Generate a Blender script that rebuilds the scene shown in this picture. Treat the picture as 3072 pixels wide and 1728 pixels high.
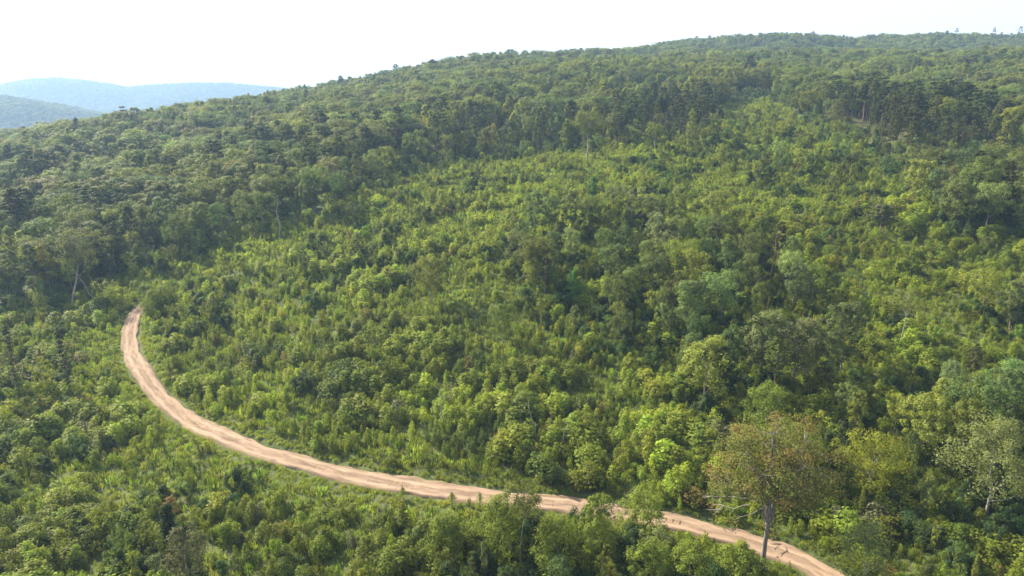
import bpy, math, time
import numpy as np
from mathutils import Vector

T0 = time.time()
S = bpy.context.scene
for o in list(bpy.data.objects):
    bpy.data.objects.remove(o)
COL = S.collection

# ------------------------------------------------------------------ camera
W, H, F = 1024.0, 576.0, 682.7           # pixels of the frame, focal length in pixels (24 mm on 36 mm)
PITCH = math.radians(14.6)
CAMZ = 60.0
cam = bpy.data.cameras.new('camera')
cam.sensor_width = 36.0
cam.lens = 24.0
cam.clip_start = 1.0
cam.clip_end = 30000.0
camo = bpy.data.objects.new('camera', cam)
camo.location = (0, 0, CAMZ)
camo.rotation_euler = (math.pi / 2 - PITCH, 0, 0)
COL.objects.link(camo)
S.camera = camo

# ------------------------------------------------------------------ sky, sun, exposure
SUN_AZ = -50.0                            # degrees right of straight ahead
SUN_EL = 36.0
wd = bpy.data.worlds.new('World')
S.world = wd
wd.use_nodes = True
nt = wd.node_tree
bg = nt.nodes['Background']
sk = nt.nodes.new('ShaderNodeTexSky')
sk.sky_type = 'NISHITA'
sk.sun_disc = False
sk.sun_elevation = math.radians(SUN_EL)
sk.sun_rotation = math.radians(SUN_AZ)
sk.air_density = 1.0
sk.dust_density = 3.0
sk.ozone_density = 1.0
# a thin bright cloud veil with a few openings to the blue
tc = nt.nodes.new('ShaderNodeTexCoord')
mp = nt.nodes.new('ShaderNodeMapping')
mp.inputs['Scale'].default_value = (1.6, 1.6, 9.0)
mp.inputs['Location'].default_value = (0.37, 0.1, 0.55)
nz = nt.nodes.new('ShaderNodeTexNoise')
nz.inputs['Scale'].default_value = 1.6
nz.inputs['Detail'].default_value = 4.0
rp = nt.nodes.new('ShaderNodeValToRGB')
rp.color_ramp.elements[0].position = 0.30
rp.color_ramp.elements[0].color = (0.0, 0.0, 0.0, 1)
rp.color_ramp.elements[1].position = 0.42
rp.color_ramp.elements[1].color = (1, 1, 1, 1)
mx = nt.nodes.new('ShaderNodeMix')
mx.data_type = 'RGBA'
mx.inputs[7].default_value = (7.2, 7.3, 7.4, 1)
nt.links.new(tc.outputs['Generated'], mp.inputs[0])
nt.links.new(mp.outputs[0], nz.inputs[0])
nt.links.new(nz.outputs[0], rp.inputs[0])
mul = nt.nodes.new('ShaderNodeMath'); mul.operation = 'MULTIPLY'; mul.inputs[1].default_value = 0.68
nt.links.new(rp.outputs[0], mul.inputs[0])
nt.links.new(mul.outputs[0], mx.inputs[0])
nt.links.new(sk.outputs[0], mx.inputs[6])
nt.links.new(mx.outputs[2], bg.inputs[0])
bg.inputs[1].default_value = 0.054

sl = bpy.data.lights.new('sun', 'SUN')
sl.energy = 5.0
sl.angle = math.radians(0.5)
sl.color = (1.0, 0.89, 0.66)
so = bpy.data.objects.new('sun', sl)
a, e = math.radians(SUN_AZ), math.radians(SUN_EL)
sdir = Vector((math.sin(a) * math.cos(e), math.cos(a) * math.cos(e), math.sin(e)))
so.rotation_euler = sdir.to_track_quat('Z', 'Y').to_euler()
so.location = (0, 0, 200)
COL.objects.link(so)

S.render.engine = 'CYCLES'
S.view_settings.view_transform = 'Standard'
S.view_settings.look = 'None'
S.view_settings.gamma = 1.0
S.view_settings.exposure = 1.84
S.view_settings.use_curve_mapping = False
S.cycles.max_bounces = 5
S.cycles.diffuse_bounces = 3
S.cycles.glossy_bounces = 1
S.cycles.transmission_bounces = 3
S.cycles.volume_bounces = 0
S.cycles.transparent_max_bounces = 8
S.cycles.caustics_reflective = False
S.cycles.caustics_refractive = False
S.cycles.use_denoising = True

# haze
HAZE_DENSITY = 0.00019
HAZE_COLOR = (0.38, 0.60, 1.0)
HAZE_ANISO = 0.2

# ------------------------------------------------------------------ terrain
RNG = np.random.default_rng(7)
_LAT = np.random.default_rng(3).random((256, 256))


def vnoise(x, y):
    xi = np.floor(x).astype(int); yi = np.floor(y).astype(int)
    fx = x - xi; fy = y - yi
    fx = fx * fx * (3 - 2 * fx); fy = fy * fy * (3 - 2 * fy)
    g = lambda i, j: _LAT[i & 255, j & 255]
    return ((g(xi, yi) * (1 - fx) + g(xi + 1, yi) * fx) * (1 - fy)
            + (g(xi, yi + 1) * (1 - fx) + g(xi + 1, yi + 1) * fx) * fy)


def fbm(x, y, n=3):
    s = 0; a = 1.0; t = 0
    for k in range(n):
        s = s + a * (vnoise(x * 2 ** k + 17.3 * k, y * 2 ** k + 9.1 * k) - 0.5); t += a; a *= 0.5
    return s / t * 2


PROF = {
    -0.80: [(0, 0), (110, -2), (165, 1), (200, 6), (300, 14), (400, 21), (450, 23), (550, 20), (700, 2), (1000, -25), (1700, -60)],
    -0.50: [(0, 0), (110, 0), (165, 4), (210, 14), (300, 26), (400, 36), (500, 48), (600, 47), (750, 22), (1000, -20), (1700, -60)],
    -0.25: [(0, 0), (80, 0), (110, 2), (165, 11), (240, 28), (300, 37), (400, 48), (500, 60), (650, 74), (740, 75), (900, 56), (1300, 10), (1700, -40)],
    0.0: [(0, 0), (80, 0), (110, 4), (165, 14), (230, 30), (300, 40), (400, 56), (500, 73), (650, 94), (770, 110), (900, 106), (1300, 50), (1700, -30)],
    0.25: [(0, 0), (80, 0), (110, 4), (165, 15), (230, 32), (300, 46), (400, 60), (500, 75), (640, 97), (730, 98), (850, 116), (1000, 146), (1100, 146), (1300, 110), (1700, 0)],
    0.50: [(0, 0), (80, 0), (110, 6), (165, 21), (230, 36), (300, 49), (400, 62), (500, 77), (640, 97), (730, 98), (850, 116), (1030, 150), (1150, 150), (1300, 120), (1700, 0)],
    0.80: [(0, 0), (60, 0), (110, 10), (170, 27), (230, 39), (300, 50), (400, 65), (500, 78), (640, 97), (730, 99), (850, 115), (1030, 148), (1150, 148), (1300, 120), (1700, 0)],
}
_SK = sorted(PROF)
_NS, _NY = 161, 361
_sy = np.linspace(0, 1800, _NY)
_ss = np.linspace(-0.8, 0.8, _NS)
_cols = np.array([np.interp(_sy, [p[0] for p in PROF[k]], [p[1] for p in PROF[k]]) for k in _SK])
TAB = np.array([[0.0] * _NY] * _NS)
for j in range(_NY):
    TAB[:, j] = np.interp(_ss, _SK, _cols[:, j])


def _smooth(a, axis, sig):
    r = int(sig * 3)
    k = np.exp(-0.5 * (np.arange(-r, r + 1) / sig) ** 2); k /= k.sum()
    pad = [(0, 0), (0, 0)]; pad[axis] = (r, r)
    b = np.pad(a, pad, mode='edge')
    return np.apply_along_axis(lambda v: np.convolve(v, k, 'valid'), axis, b)


TAB = _smooth(_smooth(TAB, 1, 3.0), 0, 9.0)


def terrain(x, y):
    x = np.asarray(x, float); y = np.asarray(y, float)
    yy = np.clip(y, 0, 1799.9)
    s = np.clip(x / np.maximum(yy, 30), -0.8, 0.8)
    fs = (s + 0.8) / 1.6 * (_NS - 1); fy = yy / 5.0
    i = np.clip(fs.astype(int), 0, _NS - 2); j = np.clip(fy.astype(int), 0, _NY - 2)
    a = fs - i; b = fy - j
    z = (TAB[i, j] * (1 - a) + TAB[i + 1, j] * a) * (1 - b) + (TAB[i, j + 1] * (1 - a) + TAB[i + 1, j + 1] * a) * b
    amp = np.clip((yy - 60) / 300, 0, 1)
    z = z + fbm(x / 85 + 5.2, yy / 85 + 1.7, 3) * (0.8 + 6.5 * amp) * np.clip(yy / 60, 0, 1)
    z = z + fbm(x / 22 + 1.2, yy / 22 + 4.7, 2) * 0.9 * np.clip((yy - 60) / 60, 0, 1)
    return z


HS = 1.3


def far_hill(x, y):          # nearer blue hill on the left
    x = np.asarray(x) / HS; y = np.asarray(y) / HS
    c = 1500 + 0.05 * (x + 1000)
    base = np.interp(x, [-3600, -2400, -1900, -1500, -1090, -990, -890, -760, -500, 0], [64, 126, 137, 120, 84, 68, 48, 22, -40, -80])
    g = np.exp(-((y - c) / 420.0) ** 2)
    h = -80 + (base + 80) * g + fbm(x / 130, y / 130, 3) * 12 * g
    return np.maximum(CAMZ + HS * (h - CAMZ) - 4, -105)


def farthest_hill(x, y):     # pale mountain on the horizon
    u = 512 + F * x / np.maximum(y * math.cos(PITCH), 500)
    v = np.interp(u, [-400, -200, -60, 0, 30, 60, 90, 110, 130, 160, 200, 230, 260, 300, 400, 600, 900], [96, 84, 90, 87, 81, 78.5, 81, 84, 88, 85.5, 83.5, 84, 87, 91, 100, 110, 112])
    ang = np.arctan((288 - v) / F) - PITCH
    crest = CAMZ + 4000 * np.tan(ang) - 14
    g = np.exp(-((y - 4000) / 900.0) ** 2)
    return -80 + (crest + 80) * g + fbm(x / 330, y / 330, 3) * 30 * g * (1 - 0.8 * np.exp(-((y - 4000) / 250.0) ** 2))


def project(x, y, z):
    r = z - CAMZ
    d = y * math.cos(PITCH) - r * math.sin(PITCH)
    up = y * math.sin(PITCH) + r * math.cos(PITCH)
    return 512 + F * x / d, 288 - F * up / d, d


def ground_at(u, v):         # where a line of sight meets the hillside
    dx = (u - 512) / F; dy = (288 - v) / F
    dr = np.array([dx, math.cos(PITCH) + dy * math.sin(PITCH), -math.sin(PITCH) + dy * math.cos(PITCH)])
    t = np.arange(60, 1500, 0.5)
    P = np.array([0, 0, CAMZ])[:, None] + dr[:, None] * t
    below = P[2] < terrain(P[0], P[1])
    k = int(np.argmax(below)) if below.any() else len(t) - 1
    return P[0, k], P[1, k]


# ------------------------------------------------------------------ the road
ROAD_PX = [(150, 299), (144, 303), (137, 309), (129, 324), (124.5, 341), (131, 360), (145, 381.5), (163, 401.5), (187, 421.5), (215, 437), (246, 447.5),
           (278, 457.5), (318, 467.5), (358, 477.5), (397, 486), (437, 492.5), (485, 496.5), (537, 502), (576, 505.5),
           (616, 511), (656, 517), (696, 525.5), (735, 535), (775, 547), (807, 561), (835, 577), (862, 600)]
_rp = np.array([ground_at(u, v) for u, v in ROAD_PX])
for _ in range(2):
    _rp[1:-1] = 0.25 * _rp[:-2] + 0.5 * _rp[1:-1] + 0.25 * _rp[2:]
_d = np.r_[0, np.cumsum(np.hypot(*np.diff(_rp, axis=0).T))]
_t = np.arange(0, _d[-1], 1.0)
ROAD = np.c_[np.interp(_t, _d, _rp[:, 0]), np.interp(_t, _d, _rp[:, 1])]
k = np.exp(-0.5 * (np.arange(-12, 13) / 4.0) ** 2); k /= k.sum()
for c in (0, 1):
    ROAD[12:-12, c] = np.convolve(ROAD[:, c], k, 'valid')
ROAD = ROAD[::1]
RT = np.gradient(ROAD, axis=0); RT /= np.linalg.norm(RT, axis=1)[:, None]
RN = np.c_[-RT[:, 1], RT[:, 0]]


def road_dist(x, y):
    """signed distance to the road's centre line (positive = far side) for points near it, else 99"""
    x = np.asarray(x, float).ravel(); y = np.asarray(y, float).ravel()
    out = np.full(x.shape, 99.0)
    lo = ROAD.min(0) - 20; hi = ROAD.max(0) + 20
    idx = np.where((x > lo[0]) & (x < hi[0]) & (y > lo[1]) & (y < hi[1]))[0]
    R = ROAD[::2]; N = RN[::2]
    for c in range(0, len(idx), 20000):
        ii = idx[c:c + 20000]
        dx = x[ii][:, None] - R[:, 0]; dy = y[ii][:, None] - R[:, 1]
        d2 = dx * dx + dy * dy
        k = d2.argmin(1)
        r = np.arange(len(ii))
        sg = np.sign(dx[r, k] * N[k, 0] + dy[r, k] * N[k, 1])
        out[ii] = np.sqrt(d2[r, k]) * np.where(sg == 0, 1, sg)
    return out


# ------------------------------------------------------------------ mesh helpers
def make_mesh(name, V, Q, mats, midx=None, attrs=None, smooth=False):
    me = bpy.data.meshes.new(name)
    V = np.asarray(V, np.float32); Q = np.asarray(Q, np.int32)
    n = Q.shape[1]
    me.vertices.add(len(V)); me.vertices.foreach_set('co', V.ravel())
    me.loops.add(Q.size); me.loops.foreach_set('vertex_index', Q.ravel())
    me.polygons.add(len(Q)); me.polygons.foreach_set('loop_start', np.arange(0, Q.size, n, dtype=np.int32))
    me.polygons.foreach_set('loop_total', np.full(len(Q), n, np.int32))
    for m in mats:
        me.materials.append(m)
    if midx is not None:
        me.polygons.foreach_set('material_index', np.asarray(midx, np.int32))
    if smooth:
        me.polygons.foreach_set('use_smooth', np.ones(len(Q), bool))
    me.update(calc_edges=True)
    for k, v in (attrs or {}).items():
        at = me.attributes.new(k, 'FLOAT', 'POINT')
        at.data.foreach_set('value', np.asarray(v, np.float32))
    return me


def tube(path, rad, sides=6):
    path = np.asarray(path, float); rad = np.asarray(rad, float)
    n = len(path)
    tg = np.gradient(path, axis=0); tg /= np.linalg.norm(tg, axis=1)[:, None] + 1e-9
    ref = np.array([0.0, 0.0, 1.0]) if abs(tg[:, 2]).mean() < 0.8 else np.array([1.0, 0.1, 0.0])
    a = np.cross(tg, ref); a /= np.linalg.norm(a, axis=1)[:, None] + 1e-9
    b = np.cross(tg, a)
    an = np.arange(sides) / sides * 2 * math.pi
    V = path[:, None] + (a[:, None] * np.cos(an)[None, :, None] + b[:, None] * np.sin(an)[None, :, None]) * rad[:, None, None]
    V = V.reshape(-1, 3)
    Q = []
    for i in range(n - 1):
        for j in range(sides):
            k = (j + 1) % sides
            Q.append((i * sides + j, i * sides + k, (i + 1) * sides + k, (i + 1) * sides + j))
    return V, np.array(Q)


def join(parts):
    V, Q, o = [], [], 0
    for v, q in parts:
        V.append(v); Q.append(q + o); o += len(v)
    return np.concatenate(V), np.concatenate(Q)


def unit(v):
    return v / (np.linalg.norm(v, axis=-1, keepdims=True) + 1e-9)


def leaves(c, n, size, rng, aspect=0.6):
    """one rhombic leaf spray per centre"""
    c = np.asarray(c); n = unit(np.asarray(n)); N = len(c)
    r = unit(rng.normal(size=(N, 3)))
    a = unit(np.cross(n, r)); b = np.cross(n, a)
    s = (np.asarray(size) * np.ones(N))[:, None] * 0.5
    bend = n * s * rng.uniform(-0.35, 0.1, (N, 1))
    V = np.stack([c + a * s, c + b * s * aspect + bend, c - a * s, c - b * s * aspect + bend], 1).reshape(-1, 3)
    Q = np.arange(N * 4).reshape(N, 4)
    lv = np.repeat(rng.random(N), 4)
    return V, Q, lv


def wobble_path(p0, p1, rng, n=5, w=0.08, sag=0.0):
    t = np.linspace(0, 1, n)[:, None]
    p = np.asarray(p0) * (1 - t) + np.asarray(p1) * t
    L = np.linalg.norm(np.asarray(p1) - np.asarray(p0))
    p = p + rng.normal(size=(n, 3)) * L * w * np.sin(t * math.pi)
    p[:, 2] -= sag * L * np.sin(t[:, 0] * math.pi)
    return p


# ------------------------------------------------------------------ materials
def mat(name):
    m = bpy.data.materials.new(name); m.use_nodes = True
    nt = m.node_tree; nt.nodes.clear()
    out = nt.nodes.new('ShaderNodeOutputMaterial')
    return m, nt, out


def N(nt, t, **kw):
    n = nt.nodes.new(t)
    for k, v in kw.items():
        setattr(n, k, v)
    return n


def leaf_material(name, transl=0.32, rough=0.62, vary=0.42, spec=0.05):
    m, nt, out = mat(name)
    at = N(nt, 'ShaderNodeAttribute', attribute_type='INSTANCER', attribute_name='tint')
    lv = N(nt, 'ShaderNodeAttribute', attribute_type='GEOMETRY', attribute_name='lv')
    au = N(nt, 'ShaderNodeAttribute', attribute_type='GEOMETRY', attribute_name='autumn')
    mr = N(nt, 'ShaderNodeMapRange')
    mr.inputs[3].default_value = 1 - vary; mr.inputs[4].default_value = 1 + vary
    nt.links.new(lv.outputs['Fac'], mr.inputs[0])
    vm = N(nt, 'ShaderNodeVectorMath', operation='SCALE')
    nt.links.new(at.outputs['Vector'], vm.inputs[0]); nt.links.new(mr.outputs[0], vm.inputs['Scale'])
    mxa = N(nt, 'ShaderNodeMix', data_type='RGBA')
    nt.links.new(au.outputs['Fac'], mxa.inputs[0]); nt.links.new(vm.outputs[0], mxa.inputs[6])
    mxa.inputs[7].default_value = (0.21, 0.105, 0.055, 1)
    p = N(nt, 'ShaderNodeBsdfPrincipled')
    p.inputs['Roughness'].default_value = rough
    p.inputs['Specular IOR Level'].default_value = spec
    nt.links.new(mxa.outputs[2], p.inputs['Base Color'])
    tr = N(nt, 'ShaderNodeBsdfTranslucent')
    tm = N(nt, 'ShaderNodeMix', data_type='RGBA', blend_type='MULTIPLY')
    tm.inputs[0].default_value = 1.0; tm.inputs[7].default_value = (2.2, 2.25, 0.8, 1)
    nt.links.new(mxa.outputs[2], tm.inputs[6]); nt.links.new(tm.outputs[2], tr.inputs[0])
    ms = N(nt, 'ShaderNodeMixShader'); ms.inputs[0].default_value = transl
    nt.links.new(p.outputs[0], ms.inputs[1]); nt.links.new(tr.outputs[0], ms.inputs[2])
    nt.links.new(ms.outputs[0], out.inputs[0])
    return m


def bark_material(name, c1, c2, scale=6.0):
    m, nt, out = mat(name)
    tc = N(nt, 'ShaderNodeTexCoord'); mp = N(nt, 'ShaderNodeMapping')
    mp.inputs['Scale'].default_value = (scale, scale, scale * 0.25)
    nz = N(nt, 'ShaderNodeTexNoise'); nz.inputs['Detail'].default_value = 5.0; nz.inputs['Scale'].default_value = 1.0
    cr = N(nt, 'ShaderNodeValToRGB')
    cr.color_ramp.elements[0].position = 0.35; cr.color_ramp.elements[0].color = (*c1, 1)
    cr.color_ramp.elements[1].position = 0.65; cr.color_ramp.elements[1].color = (*c2, 1)
    p = N(nt, 'ShaderNodeBsdfPrincipled'); p.inputs['Roughness'].default_value = 0.9
    bp = N(nt, 'ShaderNodeBump'); bp.inputs['Strength'].default_value = 0.6; bp.inputs['Distance'].default_value = 0.05
    nt.links.new(tc.outputs['Object'], mp.inputs[0]); nt.links.new(mp.outputs[0], nz.inputs[0])
    nt.links.new(nz.outputs[0], cr.inputs[0]); nt.links.new(cr.outputs[0], p.inputs['Base Color'])
    nt.links.new(nz.outputs[0], bp.inputs['Height']); nt.links.new(bp.outputs[0], p.inputs['Normal'])
    nt.links.new(p.outputs[0], out.inputs[0])
    return m


M_LEAF = leaf_material('broad_leaves')
M_SAP = leaf_material('sapling_leaves', transl=0.42, rough=0.6, vary=0.42, spec=0.10)
M_NEEDLE = leaf_material('pine_needles', transl=0.25, rough=0.55, vary=0.45)
M_GRASS = leaf_material('grass_blades', transl=0.4, rough=0.6, vary=0.5)
M_BARK = bark_material('grey_brown_bark', (0.09, 0.075, 0.06), (0.22, 0.19, 0.16))
M_PALE = bark_material('pale_grey_bark', (0.13, 0.12, 0.105), (0.31, 0.29, 0.26), 4.0)
M_PINEBARK = bark_material('red_brown_bark', (0.13, 0.08, 0.055), (0.27, 0.18, 0.13))
M_MAPLEBARK = bark_material('maple_bark', (0.08, 0.072, 0.065), (0.22, 0.20, 0.18), 5.0)
M_DEAD = bark_material('weathered_wood', (0.17, 0.155, 0.135), (0.33, 0.305, 0.27), 4.0)


# ------------------------------------------------------------------ plant prototypes: each gives (wood V,Q), (leaf V,Q,lv)
def broadleaf(rng, Ht=15.0, R=4.2, cb=0.32, prof='round', nclump=75, nleaf=62, leaf=0.42, tr=0.2, lean=0.03, lobes=0.22, sparse=1.0, clr=0.19):
    top = np.array([rng.normal() * lean * Ht, rng.normal() * lean * Ht, Ht * 0.9])
    trunk = wobble_path((0, 0, -0.4), top, rng, 7, 0.012)
    tt = np.linspace(0, 1, 7)
    wood = [tube(trunk, tr * (1 - 0.88 * tt) * (1 + 0.5 * np.exp(-tt * 14)), 6)]
    t = rng.random(nclump)
    if prof == 'round':
        t = t ** 0.85; rp = np.clip(np.sin(np.pi * (0.10 + 0.86 * t)), 0, 1) ** 0.55
    elif prof == 'flat':
        t = t ** 0.7; rp = np.clip(np.sin(np.pi * (0.12 + 0.70 * t ** 1.5)), 0, 1) ** 0.6
    elif prof == 'cone':
        t = t ** 1.1; rp = 0.16 + 0.95 * (1 - t) ** 0.8 * np.clip(t * 7, 0.35, 1)
    else:
        t = t; rp = 0.35 + 0.65 * np.sin(np.pi * np.clip(0.1 + 0.9 * t, 0, 1)) ** 0.8
    an = rng.random(nclump) * 2 * np.pi
    ph = rng.random(3) * 6.28
    lob = 1 + lobes * (np.sin(2 * an + ph[0] + 3 * t) + 0.7 * np.sin(3 * an + ph[1] - 4 * t) + 0.5 * np.sin(5 * an + ph[2]))
    rr = R * rp * lob * rng.random(nclump) ** 0.38
    zz = Ht * (cb + (0.97 - cb) * t)
    cx = np.interp(zz, trunk[:, 2], trunk[:, 0]); cy = np.interp(zz, trunk[:, 2], trunk[:, 1])
    C = np.c_[cx + rr * np.cos(an), cy + rr * np.sin(an), zz]
    # limbs
    pick = rng.choice(nclump, min(14, nclump), replace=False)
    for i in pick:
        z0 = max(C[i, 2] - rr[i] * rng.uniform(0.5, 0.9), Ht * cb * 0.75)
        p0 = np.array([np.interp(z0, trunk[:, 2], trunk[:, 0]), np.interp(z0, trunk[:, 2], trunk[:, 1]), z0])
        L = tube(wobble_path(p0, C[i], rng, 4, 0.06, 0.05), tr * np.array([0.42, 0.3, 0.2, 0.08]) * (1 - 0.5 * z0 / Ht), 4)
        wood.append(L)
    cr = R * clr * rng.uniform(0.75, 1.5, nclump)
    M = (nleaf * (cr / cr.mean()) ** 1.3 * sparse).astype(int) + 3
    ci = np.repeat(np.arange(nclump), M)
    d = rng.normal(size=(len(ci), 3)); d[:, 2] += 0.35; d = unit(d)
    pos = C[ci] + d * (cr[ci] * rng.uniform(0.45, 1.15, len(ci)))[:, None] * np.array([1, 1, 0.92])
    outw = C[ci] - np.array([0, 0, Ht * (cb + 0.25)]); outw = unit(outw)
    nn = d * 0.7 + outw * 0.35 + np.array([0, 0, 0.35]) + rng.normal(size=d.shape) * 0.26
    V, Q, lv = leaves(pos, nn, leaf * rng.uniform(0.6, 1.3, len(ci)), rng, 0.62)
    cv = np.repeat(rng.random(nclump)[ci], 4)
    return join(wood), (V, Q, 0.6 * lv + 0.4 * cv)


def pine(rng, Ht=17.0, R=2.8, cb=0.5, tr=0.17, tiers=13, dense=1.25, leaf=0.5):
    top = np.array([rng.normal() * 0.25, rng.normal() * 0.25, Ht])
    trunk = wobble_path((0, 0, -0.4), top, rng, 7, 0.008)
    tt = np.linspace(0, 1, 7)
    wood = [tube(trunk, tr * (1 - 0.9 * tt) + 0.01, 6)]
    P, D, SZ = [], [], []
    for k in range(tiers):
        t = (k + rng.random() * 0.8) / tiers
        z = Ht * (cb + (0.99 - cb) * t)
        rad = R * (0.18 + 0.95 * np.sin(np.pi * min(1, 0.28 + 0.72 * t)) ** 0.75) * rng.uniform(0.65, 1.2)
        nb = int(rng.integers(3, 6)); a0 = rng.random() * 6.28
        for b in range(nb):
            an = a0 + b * 6.28 / nb + rng.normal() * 0.35
            r = rad * rng.uniform(0.6, 1.1)
            p0 = np.array([np.interp(z, trunk[:, 2], trunk[:, 0]), np.interp(z, trunk[:, 2], trunk[:, 1]), z])
            p1 = p0 + np.array([math.cos(an) * r, math.sin(an) * r, r * rng.uniform(-0.05, 0.45)])
            pth = wobble_path(p0, p1, rng, 4, 0.04)
            wood.append(tube(pth, np.array([0.05, 0.04, 0.03, 0.012]), 3))
            for q in (0.5, 0.75, 0.98):
                if rng.random() > 0.92 * dense: continue
                c = p0 * (1 - q) + p1 * q + rng.normal(size=3) * 0.12
                n = int(30 * dense * rng.uniform(0.7, 1.3))
                dd = unit(rng.normal(size=(n, 3)) + np.array([0, 0, 0.5]))
                P.append(c + dd * rng.uniform(0.15, 0.62, (n, 1)) * np.array([1, 1, 0.5]) * (0.75 + 0.1 * r)); D.append(dd + rng.normal(size=(n, 3)) * 0.5 + np.array([0, 0, 0.5]))
    P = np.concatenate(P); D = np.concatenate(D)
    V, Q, lv = leaves(P, D, leaf * rng.uniform(0.7, 1.2, len(P)), rng, 0.34)
    return join(wood), (V, Q, lv)


def plume(rng, Ht=3.2, R=1.0, leaders=2, n=420, leaf=0.22, aspect=0.66):
    """sapling: upright leafy leaders, each a stack of leaf whorls"""
    P, D, wood = [], [], []
    for k in range(leaders):
        an = rng.random() * 6.28; h = Ht * rng.uniform(0.62, 0.92) if k else Ht
        off = 0 if k == 0 else R * rng.uniform(0.55, 1.0)
        tip = np.array([math.cos(an) * off, math.sin(an) * off, h])
        base = np.array([tip[0] * 0.25, tip[1] * 0.25, -0.2])
        wood.append(tube(wobble_path(base, tip, rng, 4, 0.03), [0.035, 0.028, 0.018, 0.006], 4))
        m = int(n / leaders)
        tiers = 7
        tk = rng.integers(0, tiers, m)
        a0 = rng.random(tiers) * 6.28
        t = (tk + 0.5 + rng.normal(size=m) * 0.16) / tiers
        t = np.clip(t, 0.02, 1.0)
        z = 0.10 + 0.92 * t
        rmax = R * (0.8 if k else 1.0) * (0.14 + 0.95 * (1 - t) ** 0.55) * np.clip(t * 2 + 0.6, 0, 1)
        nb = 4
        br = rng.integers(0, nb, m)
        a = a0[tk] + br * 6.28 / nb + rng.normal(size=m) * 0.38
        q = rng.random(m) ** 0.55
        ax = base * (1 - z[:, None]) + tip * z[:, None]
        P.append(ax + np.c_[np.cos(a) * rmax * q, np.sin(a) * rmax * q, 0.28 * rmax * q + rng.normal(size=m) * 0.07])
        D.append(np.c_[np.cos(a) * 0.8, np.sin(a) * 0.8, rng.uniform(0.4, 1.5, m)] + rng.normal(size=(m, 3)) * 0.28)
    P = np.concatenate(P); D = np.concatenate(D)
    V, Q, lv = leaves(P, D, leaf * rng.uniform(0.6, 1.25, len(P)), rng, aspect)
    return join(wood), (V, Q, lv)


def bush(rng, Ht=1.6, R=1.3, n=850, leaf=0.20, nl=9):
    wood = [tube(wobble_path((0, 0, -0.2), (rng.normal() * 0.2, rng.normal() * 0.2, Ht * 0.7), rng, 3, 0.05), [0.03, 0.02, 0.008], 3)]
    C = np.c_[rng.normal(size=nl) * R * 0.45, rng.normal(size=nl) * R * 0.45, rng.uniform(0.2, 0.85, nl) * Ht]
    C[:, :2] *= (1.15 - 0.6 * C[:, 2:] / Ht)
    cr = R * rng.uniform(0.28, 0.5, nl) * (9 / nl) ** 0.33
    ci = rng.integers(0, nl, n)
    d = unit(rng.normal(size=(n, 3)) + np.array([0, 0, 0.6]))
    P = C[ci] + d * (cr[ci] * rng.uniform(0.5, 1.15, n))[:, None]
    P[:, 2] = np.maximum(P[:, 2], 0.05)
    V, Q, lv = leaves(P, d + np.array([0, 0, 0.4]) + rng.normal(size=d.shape) * 0.28, leaf * rng.uniform(0.6, 1.3, n), rng, 0.65)
    return join(wood), (V, Q, lv)


def young_pine(rng, Ht=2.6, R=0.7, n=380):
    wood = [tube(wobble_path((0, 0, -0.2), (0, 0, Ht), rng, 3, 0.01), [0.04, 0.03, 0.01], 4)]
    tiers = 7
    k = rng.integers(0, tiers, n); q = rng.random(n)
    t = k / tiers
    nb = 6
    an = (rng.integers(0, nb, n) / nb * 6.28 + k * 0.5) + rng.normal(size=n) * 0.16
    r = R * (1.05 - t) * q
    P = np.c_[np.cos(an) * r, np.sin(an) * r, Ht * (0.12 + 0.82 * t) + 0.55 * r + rng.normal(size=n) * 0.05]
    top = q < 0.15; P[top, 2] = rng.uniform(0.3, 1.02, top.sum()) * Ht; P[top, :2] *= 0.3
    D = rng.normal(size=(n, 3)) * 0.8 + np.array([0, 0, 0.5])
    V, Q, lv = leaves(P, D, 0.30 * rng.uniform(0.7, 1.2, n), rng, 0.28)
    return join(wood), (V, Q, lv)


def grass(rng, n=110, R=0.8, Ht=0.75):
    x = rng.normal(size=(n, 2)) * R * 0.5
    h = Ht * rng.uniform(0.4, 1.1, n)
    lean = rng.normal(size=(n, 2)) * 0.22 * h[:, None]
    a = rng.random(n) * 6.28; w = 0.045
    dx = np.c_[np.cos(a), np.sin(a)] * w
    z = np.zeros(n)
    V = np.stack([np.c_[x - dx, z - 0.05], np.c_[x + dx, z - 0.05], np.c_[x + lean * 0.45 + dx * 0.8, h * 0.6], np.c_[x + lean - dx * 0.2, h]], 1).reshape(-1, 3)
    return (np.zeros((0, 3)), np.zeros((0, 4), int)), (V, np.arange(4 * n).reshape(n, 4), np.repeat(rng.random(n), 4))


PROTO = {}      # key -> list of dict(wood, leaf, whole, ht, r)


def register(key, gen, count, bark, leafm, ht, r, seed, **kw):
    out = []
    for i in range(count):
        rng = np.random.default_rng(seed * 100 + i)
        kk = {a: (b[i % len(b)] if isinstance(b, list) else b) for a, b in kw.items()}
        (wv, wq), (lv_, lq, la) = gen(rng, **kk)
        d = dict(ht=ht, r=r)
        if len(wv):
            d['wood'] = make_mesh(key + '_trunk', wv, wq, [bark], smooth=True)
            V = np.concatenate([wv, lv_]); Q = np.concatenate([wq, lq + len(wv)])
            mi = np.r_[np.zeros(len(wq), int), np.ones(len(lq), int)]
            d['whole'] = make_mesh(key + '_whole', V, Q, [bark, leafm], mi, {'lv': np.r_[np.zeros(len(wv)), la]})
        else:
            d['whole'] = make_mesh(key + '_whole', lv_, lq, [leafm], None, {'lv': la})
        d['leaf'] = make_mesh(key + '_crown', lv_, lq, [leafm], None, {'lv': la})
        out.append(d)
    PROTO[key] = out


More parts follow.
